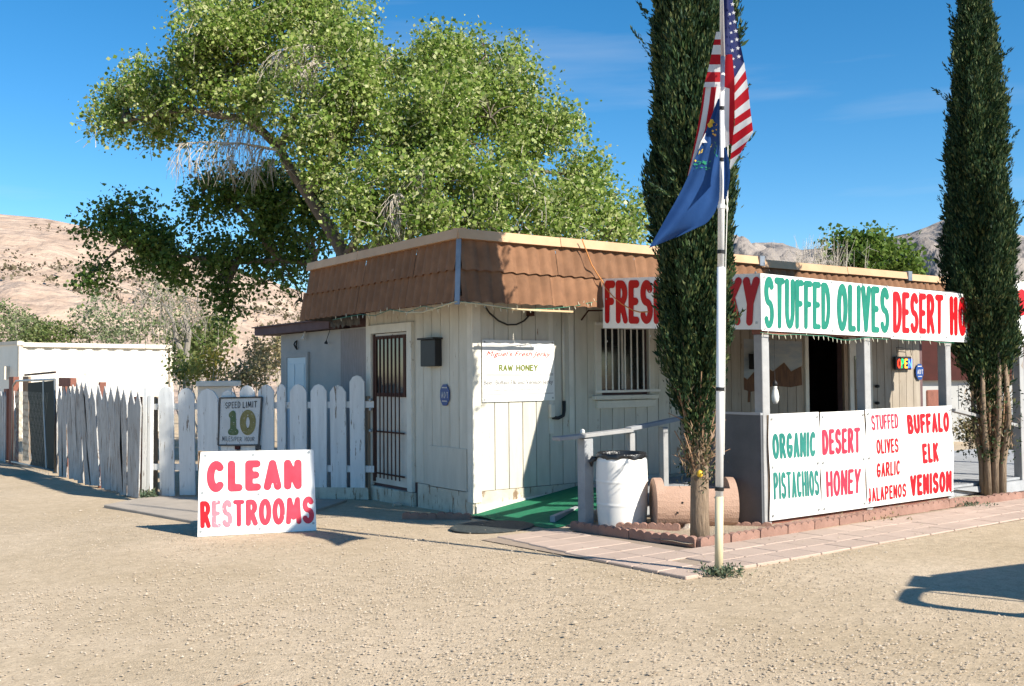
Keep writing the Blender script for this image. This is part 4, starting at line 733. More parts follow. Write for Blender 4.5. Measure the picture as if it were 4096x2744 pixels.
# ================================================================== RAMP, HAND RAIL, MAT
rp = T('ramp', 'sloping ramp with green artificial turf along the front wall', 'ramp', (.8, -.8, .1))
def rz(x): return .11+max(0, x-.02)*.145
def rampfn(u, v): x = -.12+u*1.68+(.10*v*(1-u)); y = -.025-v*1.44; return (x, y, rz(x)+.012*math.sin(v*9+u*4)*(1-u)+.004)
MB().grid(rampfn, 20, 12).build('turf_carpet', mt['carpet'], rp, smooth=True)
MB().prism([(-.1, -.03, .04), (1.53, -.03, .04), (1.53, -.03, rz(1.53)-.01), (0.0, -.03, .10)], (0, -1, 0), 1.42).build('ramp_frame', mt['greywood'], rp)
k = [G(2210, 2100), G(2310, 2070)]; MB().bar(k[0]+Vector((0, 0, .05)), k[1]+Vector((0, 0, .08)), .06, .09).build('kerb_block', mt['greywood'], rp)
MB().bar((.42, -1.50, .20), (1.5, -1.50, .36), .06, .10).build('kerb_rail', mt['greywood'], rp)
rl = T('handrail', 'grey wooden handrail beside the turf ramp', 'handrail', (.8, -1.6, .1))
for x, zt, wd in ((.36, 1.05, .12), (1.0, 1.08, .075), (1.50, 1.13, .075)): MB().box(x-wd/2, x+wd/2, -1.6-wd/2, -1.6+wd/2, .08 if x < .5 else .2, zt).build('post', mt['postl'] if x > .5 else mt['greywood'], rl, bevel=.004)
MB().bar((-.03, -1.6, 1.065), (.99, -1.6, 1.115), .14, .038).build('rail', mt['postl'], rl, bevel=.004); MB().bar((.985, -1.585, 1.125), (2.1, -1.585, 1.255), .10, .04).build('rail', mt['greywood'], rl, bevel=.004)
fb_ = hitp(2330, 1723, (.3, -1.6, 0), Vector((0, 1, 0))); kn = MB().lathe((fb_.x, -1.6, 1.10), [(.0, 0), (.018, .004), (.026, .022), (.022, .042), (.0, .055)], 14); tag(kn.build('rail_knob', mt['whitem'], smooth=True), 'small white ball resting on the grey handrail end', 'ball')
mm = MB(); mc = (G(1830, 2095)+G(2140, 2120))/2; mm.lathe((-.42, -.98, gz(-1)+.006), [(.46, 0), (.47, .012), (.45, .018), (.40, .014), (.2, .015), (.05, .015)], 40)
mm = mm.build('door_mat', mt['mat'], smooth=False); mm.scale = (1, .82, 1); mm.location = (0, -.19, 0); tag(mm, 'round black rubber doormat at the foot of the turf ramp', 'doormat')
# barrel
bc = Vector((.60, -1.90, gz(-1.9)-.01)); ba = T('barrel', 'white plastic drum used as a litter bin with black liner', 'barrel', tuple(bc))
pr = [(.19, 0), (.222, .004), (.238, .016), (.247, .04), (.252, .07)]+[(.252+.017*math.sin(math.pi*(z_-.07)/.66*.8)+(.0045*math.exp(-((z_-.265)/.009)**2)+.0045*math.exp(-((z_-.50)/.009)**2)), z_) for z_ in [.07+.0105*i_ for i_ in range(1, 62)]]+[(.252, .735), (.246, .75)]
MB().lathe(bc, pr, 40, (True, False)).build('drum', mt['barrel'], ba, smooth=True)
lb = MB()
def lfn(u, v):
    a = u*2*math.pi; w_ = .004*math.sin(a*17)+.005*math.sin(a*7+1); P_ = [(.23, .60), (.243, .77), (.252, .79), (.262, .775), (.262+w_, .755), (.260+w_*1.2, .738+.008*math.sin(a*5)+.005*math.sin(a*11))]
    k = v*(len(P_)-1); i = min(int(k), len(P_)-2); r_, z_ = [P_[i][j]*(1-k+i)+P_[i+1][j]*(k-i) for j in (0, 1)]; return (bc.x+r_*math.cos(a), bc.y+r_*math.sin(a), bc.z+z_)
lb.grid(lfn, 72, 10).build('liner', mt['bag'], ba, smooth=True)
MB().lathe((bc.x, bc.y, bc.z+.55), [(.235, 0), (0, .01)], 24, (False, False)).build('liner_inside', mt['bag'], ba)
kd = Vector((-.80, .58, 0)); kp = bc+kd*.27+Vector((0, 0, .725)); MB().tube([kp-kd*.02, kp+kd*.03, kp+kd*.05+Vector((0, 0, -.03)), kp+kd*.045+Vector((0, 0, -.08))], [.02, .035, .03, .012], 8).build('liner_knot', mt['bag'], ba, smooth=True)
# log planter
lp = T('log_planter', 'pink concrete trough planter shaped like a hollow log', 'planter', (1.1, -2.45, .15))
LA, LB = Vector((.74, -2.22, .40)), Vector((1.42, -2.68, .40)); ld = (LB-LA).normalized(); lside = Vector((ld.y, -ld.x, 0)); 
if lside.dot(CAM-LA) < 0: lside = -lside
def ring(c, r, n=26, a0=0, a1=360): return [c+lside*(r*math.cos(R(a0+(a1-a0)*i/n)))+Vector((0, 0, 1))*(r*math.sin(R(a0+(a1-a0)*i/n))) for i in range(n+1)]
pm = MB(); Rr = .262
for s_, e_, a0, a1 in ((0, .09, 0, 360), (.09, .78, 145, 400), (.78, .86, 0, 360)):
    L_ = (LB-LA).length/.86; c0, c1_ = LA+ld*s_*L_, LA+ld*e_*L_; o0, o1 = ring(c0, Rr, 26, a0, a1), ring(c1_, Rr, 26, a0, a1); i0, i1 = ring(c0, Rr-.05, 26, a0, a1), ring(c1_, Rr-.05, 26, a0, a1); n_ = len(o0); vs = o0+o1+i0+i1; fs = []
    for i in range(n_-1): fs += [(i, i+1, n_+i+1, n_+i), (2*n_+i, 3*n_+i, 3*n_+i+1, 2*n_+i+1)]
    if a1-a0 < 360: fs += [(0, n_, 3*n_, 2*n_), (n_-1, 3*n_-1, 4*n_-1, 2*n_-1)]
    else: fs += [tuple(range(n_-2, -1, -1)), tuple(n_+i for i in range(n_-1))]
    pm.add(vs, fs)
pm.build('trough', mt['conc'], lp, smooth=False)
sm = ring(LA+ld*.1, Rr-.055, 2, 155, 385); MB().prism([LA+ld*.09+lside*.19+Vector((0, 0, .07)), LA+ld*.78+lside*.19+Vector((0, 0, .07)), LA+ld*.78-lside*.17+Vector((0, 0, .07)), LA+ld*.09-lside*.17+Vector((0, 0, .07))], (0, 0, -1), .1).build('soil', mt['soilin'], lp)
for u, z_ in ((.25, .04), (.42, .06), (.2, -.06), (.6, .1)): p_ = LA+ld*u+lside*.258+Vector((0, 0, z_)); MB().tube([p_-lside*.01, p_+lside*.006], .011, 8).build('peg_hole', mt['dark'], lp)
rk = MB(); 
for nm, (x, y), s_ in (('rock', (.86, -2.62), .09), ('rock', (-.16, 1.55), .06), ('rock', (-1.95, 6.6), .12)):
    bm = bmesh.new(); bmesh.ops.create_icosphere(bm, subdivisions=2, radius=s_)
    for v in bm.verts: v.co *= 1+.35*noise.noise(v.co*14+Vector((x, y, 0))); v.co.z *= .6
    me = bpy.data.meshes.new('rock'); bm.to_mesh(me); bm.free(); me.materials.append(mt['rock']); o = link('rock', me, None, (x, y, gz(y)+s_*.35))
    tag(o, {.09: 'pale rough stone in the bed below the log planter', .06: 'small pale stone by the barred door step', .12: 'grey stone in the shade of the leaning fence'}[s_], 'stone')
# hanging skittle ornament and wooden plaque on the porch
hp_ = hit(3101, 1590, 1, -2.8); ho = T('hanging_ornament', 'white skittle-shaped ornament with black cap hanging by the porch post', 'ornament', tuple(hp_))
MB().lathe((hp_.x, hp_.y, hp_.z-.06), [(0, -.01), (.02, -.005), (.036, .03), (.04, .07), (.03, .13), (.018, .16), (.022, .178)], 16).build('body', mt['whitem'], ho, smooth=True); MB().lathe((hp_.x, hp_.y, hp_.z+.119), [(.022, 0), (.027, .025), (.02, .045), (.0, .07)], 14).build('cap', mt['black'], ho, smooth=True); MB().tube([(hp_.x, hp_.y, hp_.z+.18), (hp_.x, hp_.y, 2.3)], .003, 4).build('string', mt['cable'], ho)
pa, pb = hit(3705, 1560, 1, -.6), hit(3795, 1640, 1, -.6); pq = MB().box(pa.x, pb.x, -.62, -.58, pb.z, pa.z); tag(pq.build('plaque', mt['rustwood'], bevel=.02), 'dark brown carved wooden plaque standing at the porch end', 'plaque')
# ================================================================== FLAGPOLE AND FLAGS
PB = G(2875, 2296); fp = T('flagpole', 'white sectional flagpole with cream foot rising from the gravel', 'flagpole', tuple(PB)); PD = (PB-CAM).dot(FW)
pt = hitp(2891, 0, PB, Vector((FW.x, FW.y, 0)).normalized()); pdir = (pt-PB).normalized(); PT = PB+pdir*6.4
def pp(z): return PB+pdir*((z-PB.z)/pdir.z)
MB().tube([pp(PB.z-.1), pp(.78)], .032, 18).build('foot_sleeve', mt['polebase'], fp, smooth=True); MB().tube([pp(.75), pp(2.55)], .030, 18).build('lower_tube', mt['pole'], fp, smooth=True); MB().tube([pp(2.55), pp(4.2)], .026, 18).build('middle_tube', mt['pole'], fp, smooth=True); MB().tube([pp(4.2), pp(6.5)], .022, 18).build('upper_tube', mt['pole'], fp, smooth=True)
for sy in (435, 640, 1008, 1556, 1955, 827, 357):
    z = hitp(2884, sy, PB, Vector((FW.x, FW.y, 0)).normalized()).z; MB().tube([pp(z-.014), pp(z+.014)], .036 if z < 2.6 else .031, 16).build('collar', mt['black'] if sy not in (827, 357) else mt['pole'], fp)
MB().tube([pp(1.1)+RT*.034, pp(1.6)+RT*.036, pp(2.6)+RT*.036, pp(3.2)+RT*.05, pp(5.4)+RT*.03], .004, 5).build('halyard', mt['whitem'], fp)
for sy in (800, 835): z = hitp(2900, sy, PB, Vector((FW.x, FW.y, 0)).normalized()).z; q_ = pp(z)+RT*.045; MB().tube([q_+Vector((0, 0, .03)), q_, q_-Vector((0, 0, .03))], [.005, .011, .004], 6).build('snap_hook', mt['whitem'], fp)
cf = lambda x, y, d=0: AT(2500+x*.6696, y*.6696, PD+d)
us = T('national_flag', 'red and white striped flag with starred blue corner drooping round the pole', 'flag', tuple(cf(650, 500)))
def lerp2(L, t):
    k = t*(len(L)-1); i = min(int(k), len(L)-2); f = k-i; return (L[i][0]*(1-f)+L[i+1][0]*f, L[i][1]*(1-f)+L[i+1][1]*f)
def patch(mb, left, right, nu, nv, mf, dl, dr, fold=0., fr_=3., ph=0.):
    def fn(u, v):
        a, b = lerp2(left, v), lerp2(right, v); x, y = a[0]*(1-u)+b[0]*u, a[1]*(1-u)+b[1]*u
        return cf(x, y, dl+(dr-dl)*u+fold*math.sin(u*math.pi*fr_+v*4+ph))
    mb.grid(fn, nu, nv, mf)
fm = [mt['fred'], mt['fwhite'], mt['fblue']]; ub = MB()
# starred corner and its red fold, right of the pole
patch(ub, [(580, -330), (585, -100), (592, 100), (598, 325)], [(600, -330), (632, -60), (668, 160), (712, 372)], 8, 12, lambda u, v: 2, -.02, .03, .02, 2)
patch(ub, [(598, 325), (596, 460), (592, 600), (592, 760), (600, 880)], [(640, 325), (655, 480), (655, 620), (650, 745), (648, 850)], 4, 14, lambda u, v: 0 if (u > .45 or v < .36) else 1, -.02, -.1, .015, 1)
patch(ub, [(640, 325), (647, 400), (655, 470)], [(712, 372), (706, 400), (655, 471)], 4, 4, lambda u, v: 2, .0, .03)
patch(ub, [(648, 475), (655, 600), (655, 740), (635, 890), (625, 1005)], [(712, 372), (735, 520), (752, 680), (766, 790), (630, 1012)], 6, 36, lambda u, v: int(v*11+.15) % 2 ^ 1, -.1, -.45, .05, 1.5, 1)
# far side, left of the pole
patch(ub, [(545, 190), (525, 280), (500, 400), (470, 520)], [(572, 190), (572, 280), (570, 400), (568, 520)], 4, 24, lambda u, v: (int(v*6.6) % 2) ^ 1, .06, .04, .01, 1)
patch(ub, [(470, 520), (455, 640), (430, 780), (400, 930), (374, 1050)], [(572, 518), (556, 640), (540, 760), (470, 900), (392, 1040)], 16, 14, lambda u, v: 0 if (u < .10+.0*v or .42 < u < .72) else 1, .07, .05, .012, 2)
ub.build('cloth', fm, us, smooth=True)
def star(cx, cy, r, m, par, d, rot=0):
    pts = [cf(cx+r*(1 if k % 2 == 0 else .4)*math.sin(R(36*k)+rot), cy-r*(1 if k % 2 == 0 else .4)*math.cos(R(36*k)+rot), d) for k in range(10)]; c = cf(cx, cy, d-.001); mb = MB(); mb.add([c]+pts, [(0, k+1, (k+1) % 10+1) for k in range(10)]); mb.build('star', m, par)
for x, y in ((643, 25), (649, 76), (655, 130), (662, 185), (668, 236), (674, 288), (680, 338), (634, 195), (638, 248), (641, 301), (646, 351), (652, 400), (636, -25), (629, 140), (626, 85)): star(x, y, 14 if x > 640 and y < 345 else 11, mt['fwhite'], us, -.05)
nv = T('state_flag', 'cobalt blue state flag with gold and green emblem hanging below the striped flag', 'flag', tuple(cf(500, 1100)))
nb = MB(); NLf = [(556, 590), (530, 655), (505, 725), (475, 800), (445, 880), (418, 945), (385, 1035), (345, 1120), (300, 1205), (240, 1310), (190, 1400), (143, 1482)]; NRt = [(566, 590), (566, 655), (566, 725), (566, 800), (566, 880), (566, 945), (566, 1035), (566, 1120), (562, 1200), (535, 1275), (488, 1335), (330, 1408)]
def nfn(u, v): a, b = lerp2(NLf, v), lerp2(NRt, v); return cf(a[0]*(1-u)+b[0]*u, a[1]*(1-u)+b[1]*u, -.04-.25*(1-u)*min(1, v*3)+.05*math.sin(u*7.5+v*3.2)*min(1, v*2.5)+.02*math.sin(v*11+u*3))
nb.grid(nfn, 26, 36)
nb.grid(lambda u, v: cf(590+u*(10+70*v*(1-v)*1.6)-0*v, 880+v*310, .03+.02*math.sin(u*4)), 6, 14)
nb.build('cloth', mt['nblue'], nv, smooth=True)
def embd(x, y):
    v = next((i+(y-NLf[i][1])/(NLf[i+1][1]-NLf[i][1]))/11 for i in range(11) if NLf[i+1][1] >= y) if y < 1400 else 1; xl = lerp2(NLf, v)[0]; u = (x-xl)/(566-xl); return (nfn(u, v)-CAM).dot(FW)-PD-.012
def cfe(x, y): return cf(x, y, embd(x, y))
def emb(poly, m, nm='emblem'): c = cfe(sum(p[0] for p in poly)/len(poly), sum(p[1] for p in poly)/len(poly)); mb = MB(); mb.add([c]+[cfe(x, y) for x, y in poly], [(0, k+1, (k+1) % len(poly)+1) for k in range(len(poly))]); mb.build(nm, m, nv)
emb([(492, 742), (505, 728), (510, 712), (525, 712), (534, 730), (552, 740), (545, 752), (520, 756), (508, 764), (496, 758)], mt['ngold'])
for x, y, r_ in ((524, 782, 7), (538, 806, 8), (527, 800, 6), (545, 775, 5)): emb([(x+r_*math.cos(k), y+r_*math.sin(k)) for k in range(6)], mt['ngold'])
emb([(484, 788), (474, 828), (492, 852), (462, 852), (438, 895), (452, 848)], mt['fwhite'])
word('NEVADA', [cfe(522, 858), cfe(512, 880), cfe(440, 903), cfe(438, 925)], mt['ngold'], nv, -FW, rad=.12, gap=.25, lift=.002)
for k in range(22):
    x, y = random.uniform(412, 508), random.uniform(955, 1015); a = random.uniform(-.6, .6); emb([(x-10*math.cos(a), y-10*math.sin(a)), (x+2*math.sin(a), y-4), (x+10*math.cos(a), y+10*math.sin(a)), (x-2*math.sin(a), y+4)], mt['ngreen'], 'leaf')
for k in range(8): x, y = random.uniform(530, 552), random.uniform(830, 940); emb([(x-4, y-8), (x+3, y-2), (x+4, y+8), (x-3, y+2)], mt['ngreen'], 'leaf')
emb([(415, 958), (422, 952), (428, 960), (420, 968)], mt['ngold'])
# ================================================================== TREES
def curve(a, b, bend, n=8, jit=.04):
    a, b, c = Vector(a), Vector(b), Vector(bend); L = (b-a).length; out_ = []
    for i in range(n+1):
        t = i/n; p = a*(1-t)**2+c*2*t*(1-t)+b*t*t
        if 0 < i < n: p = p+Vector([random.gauss(0, jit*L*.25) for _ in range(3)])
        out_.append(p)
    return out_
def cottonwood():
    TD = 21.5; t = T('cottonwood_tree', 'huge spreading cottonwood with bright green crown rising behind the shop', 'tree', (3.3, 10.2, -.15)); base = Vector((3.3, 10.2, -.2))
    P = lambda x, y, d=0: ATd(x, y, TD+d)
    # clumps: px, py, depth offset, rx, ry, share, dark
    CL = [(300, 265, .5, 105, 70, 1.0), (400, 190, 0, 115, 85, 1.1), (300, 215, 1, 70, 55, .6), (470, 90, -.5, 110, 90, 1.1), (430, 300, .8, 95, 40, .5), (560, 130, 0, 110, 110, 1.1), (640, 20, 0, 140, 90, 1.2), (770, 50, .5, 110, 95, 1.1), (770, 150, -1, 120, 95, 1.0), (470, -30, 0, 90, 60, .6),
          (700, 230, -1.2, 90, 75, .8), (830, 240, -.8, 110, 90, 1.0), (760, 330, -1.5, 85, 80, .9), (880, 140, .3, 60, 60, .5), (1010, 130, 0, 85, 70, .8), (1110, 130, .3, 95, 70, .9), (1030, 230, -1, 110, 80, 1.0), (1180, 230, -.5, 110, 85, 1.0), (930, 320, -1.4, 115, 90, 1.1), (1080, 330, -1.3, 120, 80, 1.0), (1250, 320, -.5, 105, 80, 1.0), (1320, 400, 0, 80, 65, .8),
          (850, 430, -1.8, 95, 85, 1.0), (1000, 430, -1.9, 120, 80, 1.2), (1160, 440, -1.6, 115, 70, 1.1), (1300, 470, -.8, 115, 65, 1.0), (1400, 480, 0, 85, 70, .8), (880, 510, -2.2, 100, 55, .9), (1050, 505, -2.2, 130, 55, 1.1), (1230, 525, -1.6, 130, 45, .9), (1400, 540, -.6, 85, 40, .6), (1000, 200, 1.5, 150, 120, .8), (740, 400, .5, 80, 60, .5), (690, 330, -1, 50, 50, .5), (600, 240, -.6, 60, 60, .5), (740, 420, -1.2, 45, 50, .5), (560, 210, -.5, 70, 60, .5), (520, 250, .5, 70, 45, .45), (960, 260, -1.6, 90, 70, .6), (1120, 270, -1.5, 90, 70, .6), (810, 500, -1.8, 50, 50, .5)]
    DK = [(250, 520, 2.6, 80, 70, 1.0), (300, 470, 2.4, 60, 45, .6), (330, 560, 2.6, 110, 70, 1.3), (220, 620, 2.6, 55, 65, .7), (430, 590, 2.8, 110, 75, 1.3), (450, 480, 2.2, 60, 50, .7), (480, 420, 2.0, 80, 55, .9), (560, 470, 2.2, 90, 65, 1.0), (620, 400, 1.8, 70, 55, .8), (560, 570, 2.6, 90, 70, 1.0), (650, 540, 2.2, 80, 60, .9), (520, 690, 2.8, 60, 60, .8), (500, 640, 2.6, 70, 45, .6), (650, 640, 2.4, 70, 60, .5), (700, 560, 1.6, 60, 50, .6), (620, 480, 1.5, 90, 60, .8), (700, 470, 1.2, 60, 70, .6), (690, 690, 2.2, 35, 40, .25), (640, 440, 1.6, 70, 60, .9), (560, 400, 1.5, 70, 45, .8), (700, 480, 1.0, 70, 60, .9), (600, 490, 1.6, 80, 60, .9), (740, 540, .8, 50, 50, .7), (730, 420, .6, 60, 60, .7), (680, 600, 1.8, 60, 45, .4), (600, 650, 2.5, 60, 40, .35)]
    tr = MB(); k0 = P(790, 585); trunk = [base, base.lerp(k0, .5)+Vector((.15, 0, 0)), k0, P(752, 520), P(700, 440), P(660, 380), P(640, 340)]
    tr.tube(trunk, [.32, .24, .17, .14, .12, .105, .095], 12)
    limbs = [[P(640, 340), P(590, 290), P(550, 235), P(520, 190), P(470, 130), P(430, 80)], [P(600, 300), P(560, 270), P(500, 265), P(440, 250), P(360, 260), P(280, 280)], [P(640, 340), P(655, 300), P(690, 230), P(720, 130), P(730, 40)], [P(700, 440), P(760, 360, -.8), P(820, 280, -1), P(850, 200)], [k0, P(850, 500, -1.5), P(950, 420, -1.6), P(1030, 300, -.8), P(1090, 180)], [k0, P(920, 540, -1.8), P(1080, 470, -1.8), P(1220, 390, -1), P(1310, 400)], [k0, P(950, 560, -2), P(1200, 530, -1.7), P(1390, 510, -.5)],
             [base.lerp(k0, .62), P(720, 600, 1.5), P(640, 595, 2.2), P(540, 600, 2.6), P(420, 585, 2.8), P(300, 560, 2.6)], [P(640, 595, 2.2), P(580, 520, 2.2), P(520, 450, 2.1), P(480, 420, 2)], [P(540, 600, 2.6), P(520, 650, 2.7), P(515, 700, 2.8)]]
    for L_ in limbs: n_ = len(L_); tr.tube(L_, [.092*(1-.80*i/(n_-1))+.010 for i in range(n_)], 8)
    tips = [p for L_ in limbs for p in L_[1:]]
    for x, y, d, rx, ry, s in CL+DK:
        c = P(x, y, d); src = min(tips, key=lambda q: (q-c).length); tr.tube(curve(src, c, src.lerp(c, .5)+Vector((0, 0, .25))), [.05-.042*i/8 for i in range(9)], 6)
        for _ in range(7):
            e = c+Vector((random.uniform(-.75, .75)*rx/105, random.uniform(-.75, .75)*rx/105, random.uniform(-.75, .75)*ry/105)); tr.tube(curve(c, e, c.lerp(e, .5)+Vector((0, 0, .15)), 4), [.02-.014*i/4 for i in range(5)], 4, False)
    tr.build('trunk', mt['bark'], t, smooth=True)
    def clusters(CLs, per):
        out_ = []
        for x, y, d, rx, ry, s in CLs:
            c = np.array(P(x, y, d)); k = TD/2252; n = int(per*s*rx*ry/8000)
            q = rng.normal(size=(n*2, 3)); q /= np.linalg.norm(q, axis=1)[:, None]; rad = rng.random(n*2)**.42
            o = RT_np[None]*(q[:, :1]*rx*k*rad[:, None])+UPz[None]*(q[:, 1:2]*ry*k*rad[:, None])+FWh[None]*(q[:, 2:]*max(rx, ry)*k*.9*rad[:, None]); pts = c+o
            nz_ = np.array([noise.noise(Vector(p)*1.15) for p in pts]); pts = pts[nz_ > -.10][:n]; out_.append(pts)
        return np.concatenate(out_)
    RT_np, UPz, FWh = np.array(RT), np.array((0, 0, 1.)), np.array((FW.x, FW.y, 0))
    C = clusters(CL, 500); V, F = leafcloud(C, 8, (.14, .14, .16), .082, .35); npmesh('crown', V, F, LEAF, t)
    q = C[rng.integers(0, len(C), 2600)]; d = rng.normal(size=q.shape)*.16+np.array((.05, -.05, .16)); e = q-d*1.0; x_ = np.cross(d, rng.normal(size=q.shape)); x_ *= (.0065/np.linalg.norm(x_, axis=1))[:, None]; V = np.stack([q-x_*.4, q+x_*.4, e+x_, e-x_], 1).reshape(-1, 3); npmesh('fine_twigs', V, np.arange(len(V)).reshape(-1, 4), mt['dead'], t, kind='stuff')
    C = clusters(DK, 215); V, F = leafcloud(C, 9, (.15, .15, .14), .098, .35); npmesh('lower_bough', V, F, LEAF_SHADED, t)
    # dead hanging twigs
    dt = MB()
    def deadfan(a, b, n, drop, d=-.3):
        a, b = P(*a, d), P(*b, d); m_ = a.lerp(b, .5)+Vector((0, 0, .25)); main = curve(a, b, m_, 8, .02); dt.tube(main, [.035-.028*i/8 for i in range(9)], 6)
        for i in range(n):
            u = random.random(); k = u*8; j = min(int(k), 7); s = main[j].lerp(main[j+1], k-j); e = s+Vector((random.gauss(-.12, .18), random.gauss(0, .18), -drop*random.uniform(.4, 1.1))); mid = s.lerp(e, .45)+Vector((random.gauss(-.05, .06), random.gauss(0, .05), .12)); dt.tube(curve(s, e, mid, 4, .02), [.009, .008, .006, .005, .003], 4, False)
            for _ in range(2): e2 = e+Vector((random.gauss(0, .12), random.gauss(0, .12), -random.uniform(.05, .3))); dt.tube([mid.lerp(e, .5), e2], [.005, .003], 3, False)
    deadfan((640, 345), (400, 330), 75, .75); deadfan((600, 300), (520, 275), 40, .7); deadfan((720, 110), (630, 130), 35, .5, -1.2); deadfan((730, 150), (700, 160), 25, .5, -1.3)
    for _ in range(60):
        x, y = random.uniform(850, 1300), random.uniform(380, 560); s = P(x, y, -2.3 if x < 1250 else -1.2); e = s+Vector((random.gauss(0, .2), random.gauss(0, .2), -random.uniform(.2, .7))); dt.tube(curve(s, e, s.lerp(e, .5)+Vector((.05, 0, .1)), 3), [.012, .009, .006, .004], 4, False)
    deadfan((930, 470), (900, 450), 22, .7, -2.6); deadfan((980, 400), (960, 390), 14, .5, -2.4)
    tag(dt.build('dead_twigs', mt['dead'], t), kind='stuff')
cottonwood()
def cypress(label, base, h, prof, n, trunkfn, seed, lean=(0, 0), z0=.9, slim=.76):
    t = T('cypress_tree', label, 'tree', tuple(base), 'cypresses flanking the porch'); r_ = np.random.default_rng(seed); base = np.array(base)
    zz = np.array([p[0] for p in prof]); rr = np.array([p[1] for p in prof]); z = z0+(h-z0)*r_.random(n*2)**.92; keep = r_.random(n*2) < np.interp(z, zz, rr)/rr.max(); z = z[keep][:n]; m = len(z)
    a = r_.random(m)*2*math.pi; lob = 1+.15*np.sin(a*3+z*1.1+seed)+.12*np.sin(a*7-z*2.3)+.09*np.sin(z*5+a*2)+.07*np.sin(z*11-a*5); R_ = np.interp(z, zz, rr)*lob*slim
    # tufts: flame-like groups leaning outwards
    gap_ = np.array([noise.noise(Vector((math.cos(q0)*1.6, math.sin(q0)*1.6, z0_*1.1+seed))) for q0, z0_ in zip(a, z)]); R_ = R_*(1+.28*np.clip(gap_, -.6, .5)); q = 1-.62*r_.random(m)**2.2; x = np.cos(a)*R_*q; y = np.sin(a)*R_*q
    C = np.stack([base[0]+x+lean[0]*z, base[1]+y+lean[1]*z, base[2]+z], 1); K = 14
    rad = np.stack([np.cos(a), np.sin(a), np.zeros(m)], 1); C = np.repeat(C, K, 0); rad = np.repeat(rad, K, 0); M_ = len(C)
    up = np.array((0, 0, 1.)); d = up[None]*(1.0+.2*r_.random((M_, 1)))+rad*(.22+.3*r_.random((M_, 1)))+r_.normal(size=(M_, 3))*.26; wild = np.repeat(r_.random(m) < .05, K); d[wild] += rad[wild]*.9; d /= np.linalg.norm(d, axis=1)[:, None]
    C = C+r_.normal(size=(M_, 3))*np.array((.022, .022, .05)); ln = .052*(.6+.9*r_.random((M_, 1))); ln[wild] *= 1.6
    s_ = np.cross(d, r_.normal(size=(M_, 3))); s_ /= np.linalg.norm(s_, axis=1)[:, None]; wdt = ln*.15
    nt_ = 230; tz = z0+.5+(h-z0-.6)*r_.random(nt_); ta = r_.random(nt_)*6.283; tl = .14+.30*r_.random(nt_)**2; tr0 = np.interp(tz, zz, rr)*.93*slim*(1+.25*(r_.random(nt_)-.5)); td = np.stack([np.cos(ta)*.55, np.sin(ta)*.55, np.ones(nt_)], 1)+r_.normal(size=(nt_, 3))*.25; td /= np.linalg.norm(td, axis=1)[:, None]
    tb = np.stack([base[0]+np.cos(ta)*tr0+lean[0]*tz, base[1]+np.sin(ta)*tr0+lean[1]*tz, base[2]+tz], 1); kk = 70; tu = r_.random((nt_, kk, 1)); tp = (tb[:, None]+td[:, None]*tl[:, None, None]*tu+r_.normal(size=(nt_, kk, 3))*(.026*(1.1-tu))).reshape(-1, 3); tdd = np.repeat(td, kk, 0)+r_.normal(size=(nt_*kk, 3))*.3; tdd /= np.linalg.norm(tdd, axis=1)[:, None]; ts = np.cross(tdd, r_.normal(size=tdd.shape)); ts /= np.linalg.norm(ts, axis=1)[:, None]; tln = .045*(.6+.8*r_.random((len(tp), 1)))
    C = np.concatenate([C, tp]); d = np.concatenate([d, tdd]); s_ = np.concatenate([s_, ts]); ln = np.concatenate([ln, tln]); wdt = ln*.15; M_ = len(C)
    V = np.stack([C, C+d*ln*.4+s_*wdt, C+d*ln, C+d*ln*.45-s_*wdt], 1).reshape(-1, 3); npmesh('foliage', V, np.arange(M_*4).reshape(-1, 4), CYP, t)
    st = MB(); trunkfn(st, Vector(base), r_); st.build('trunk', mt['cbark'], t, smooth=True); return t, r_
c1b = G(2800, 2173); c1b.z -= .02
def tr1(st, b, r_):
    P = [b+Vector((0, 0, -.08)), b+Vector((.0, 0, .3)), b+Vector((.01, .0, .8)), b+Vector((.02, 0, 2)), b+Vector((0, 0, 6.5))]; st.tube(P, [.098, .088, .082, .06, .015], 12)
c1l = (-.004, .004)
cy1, rr_ = cypress('dark slender cypress on a single bare trunk beside the flagpole', c1b, 7.6, [(.6, .03), (.95, .06), (1.25, .17), (1.7, .30), (2.2, .37), (2.8, .41), (3.8, .435), (5, .42), (6, .36), (7, .2), (7.6, .02)], 11500, tr1, 11, c1l, .75)
sm = MB()
for i in range(34):
    a = rr_.random()*6.28; z = .62+rr_.random()*.9; p0 = c1b+Vector((.06*math.cos(a), .06*math.sin(a), z)); L_ = .35+rr_.random()*.6; p1 = p0+Vector((.05*math.cos(a), .05*math.sin(a), L_*.45)); p2 = p0+Vector((.16*math.cos(a), .16*math.sin(a), L_)); sm.tube([p0, p1+Vector((rr_.normal()*.015, rr_.normal()*.015, 0)), p2], [.009, .008, .005], 5, False)
for i in range(26):
    a = rr_.random()*6.28; z = .7+rr_.random()*1.1; p0 = c1b+Vector((.07*math.cos(a), .07*math.sin(a), z)); p2 = p0+Vector((math.cos(a), math.sin(a), .7*rr_.random()-.1))*(.1+.14*rr_.random()); sm.tube([p0, p2], [.006, .003], 4, False)
sm.build('bare_stems', mt['cstem'], cy1, smooth=True)
c2b = G(3965, 1990); c2b.z -= .02
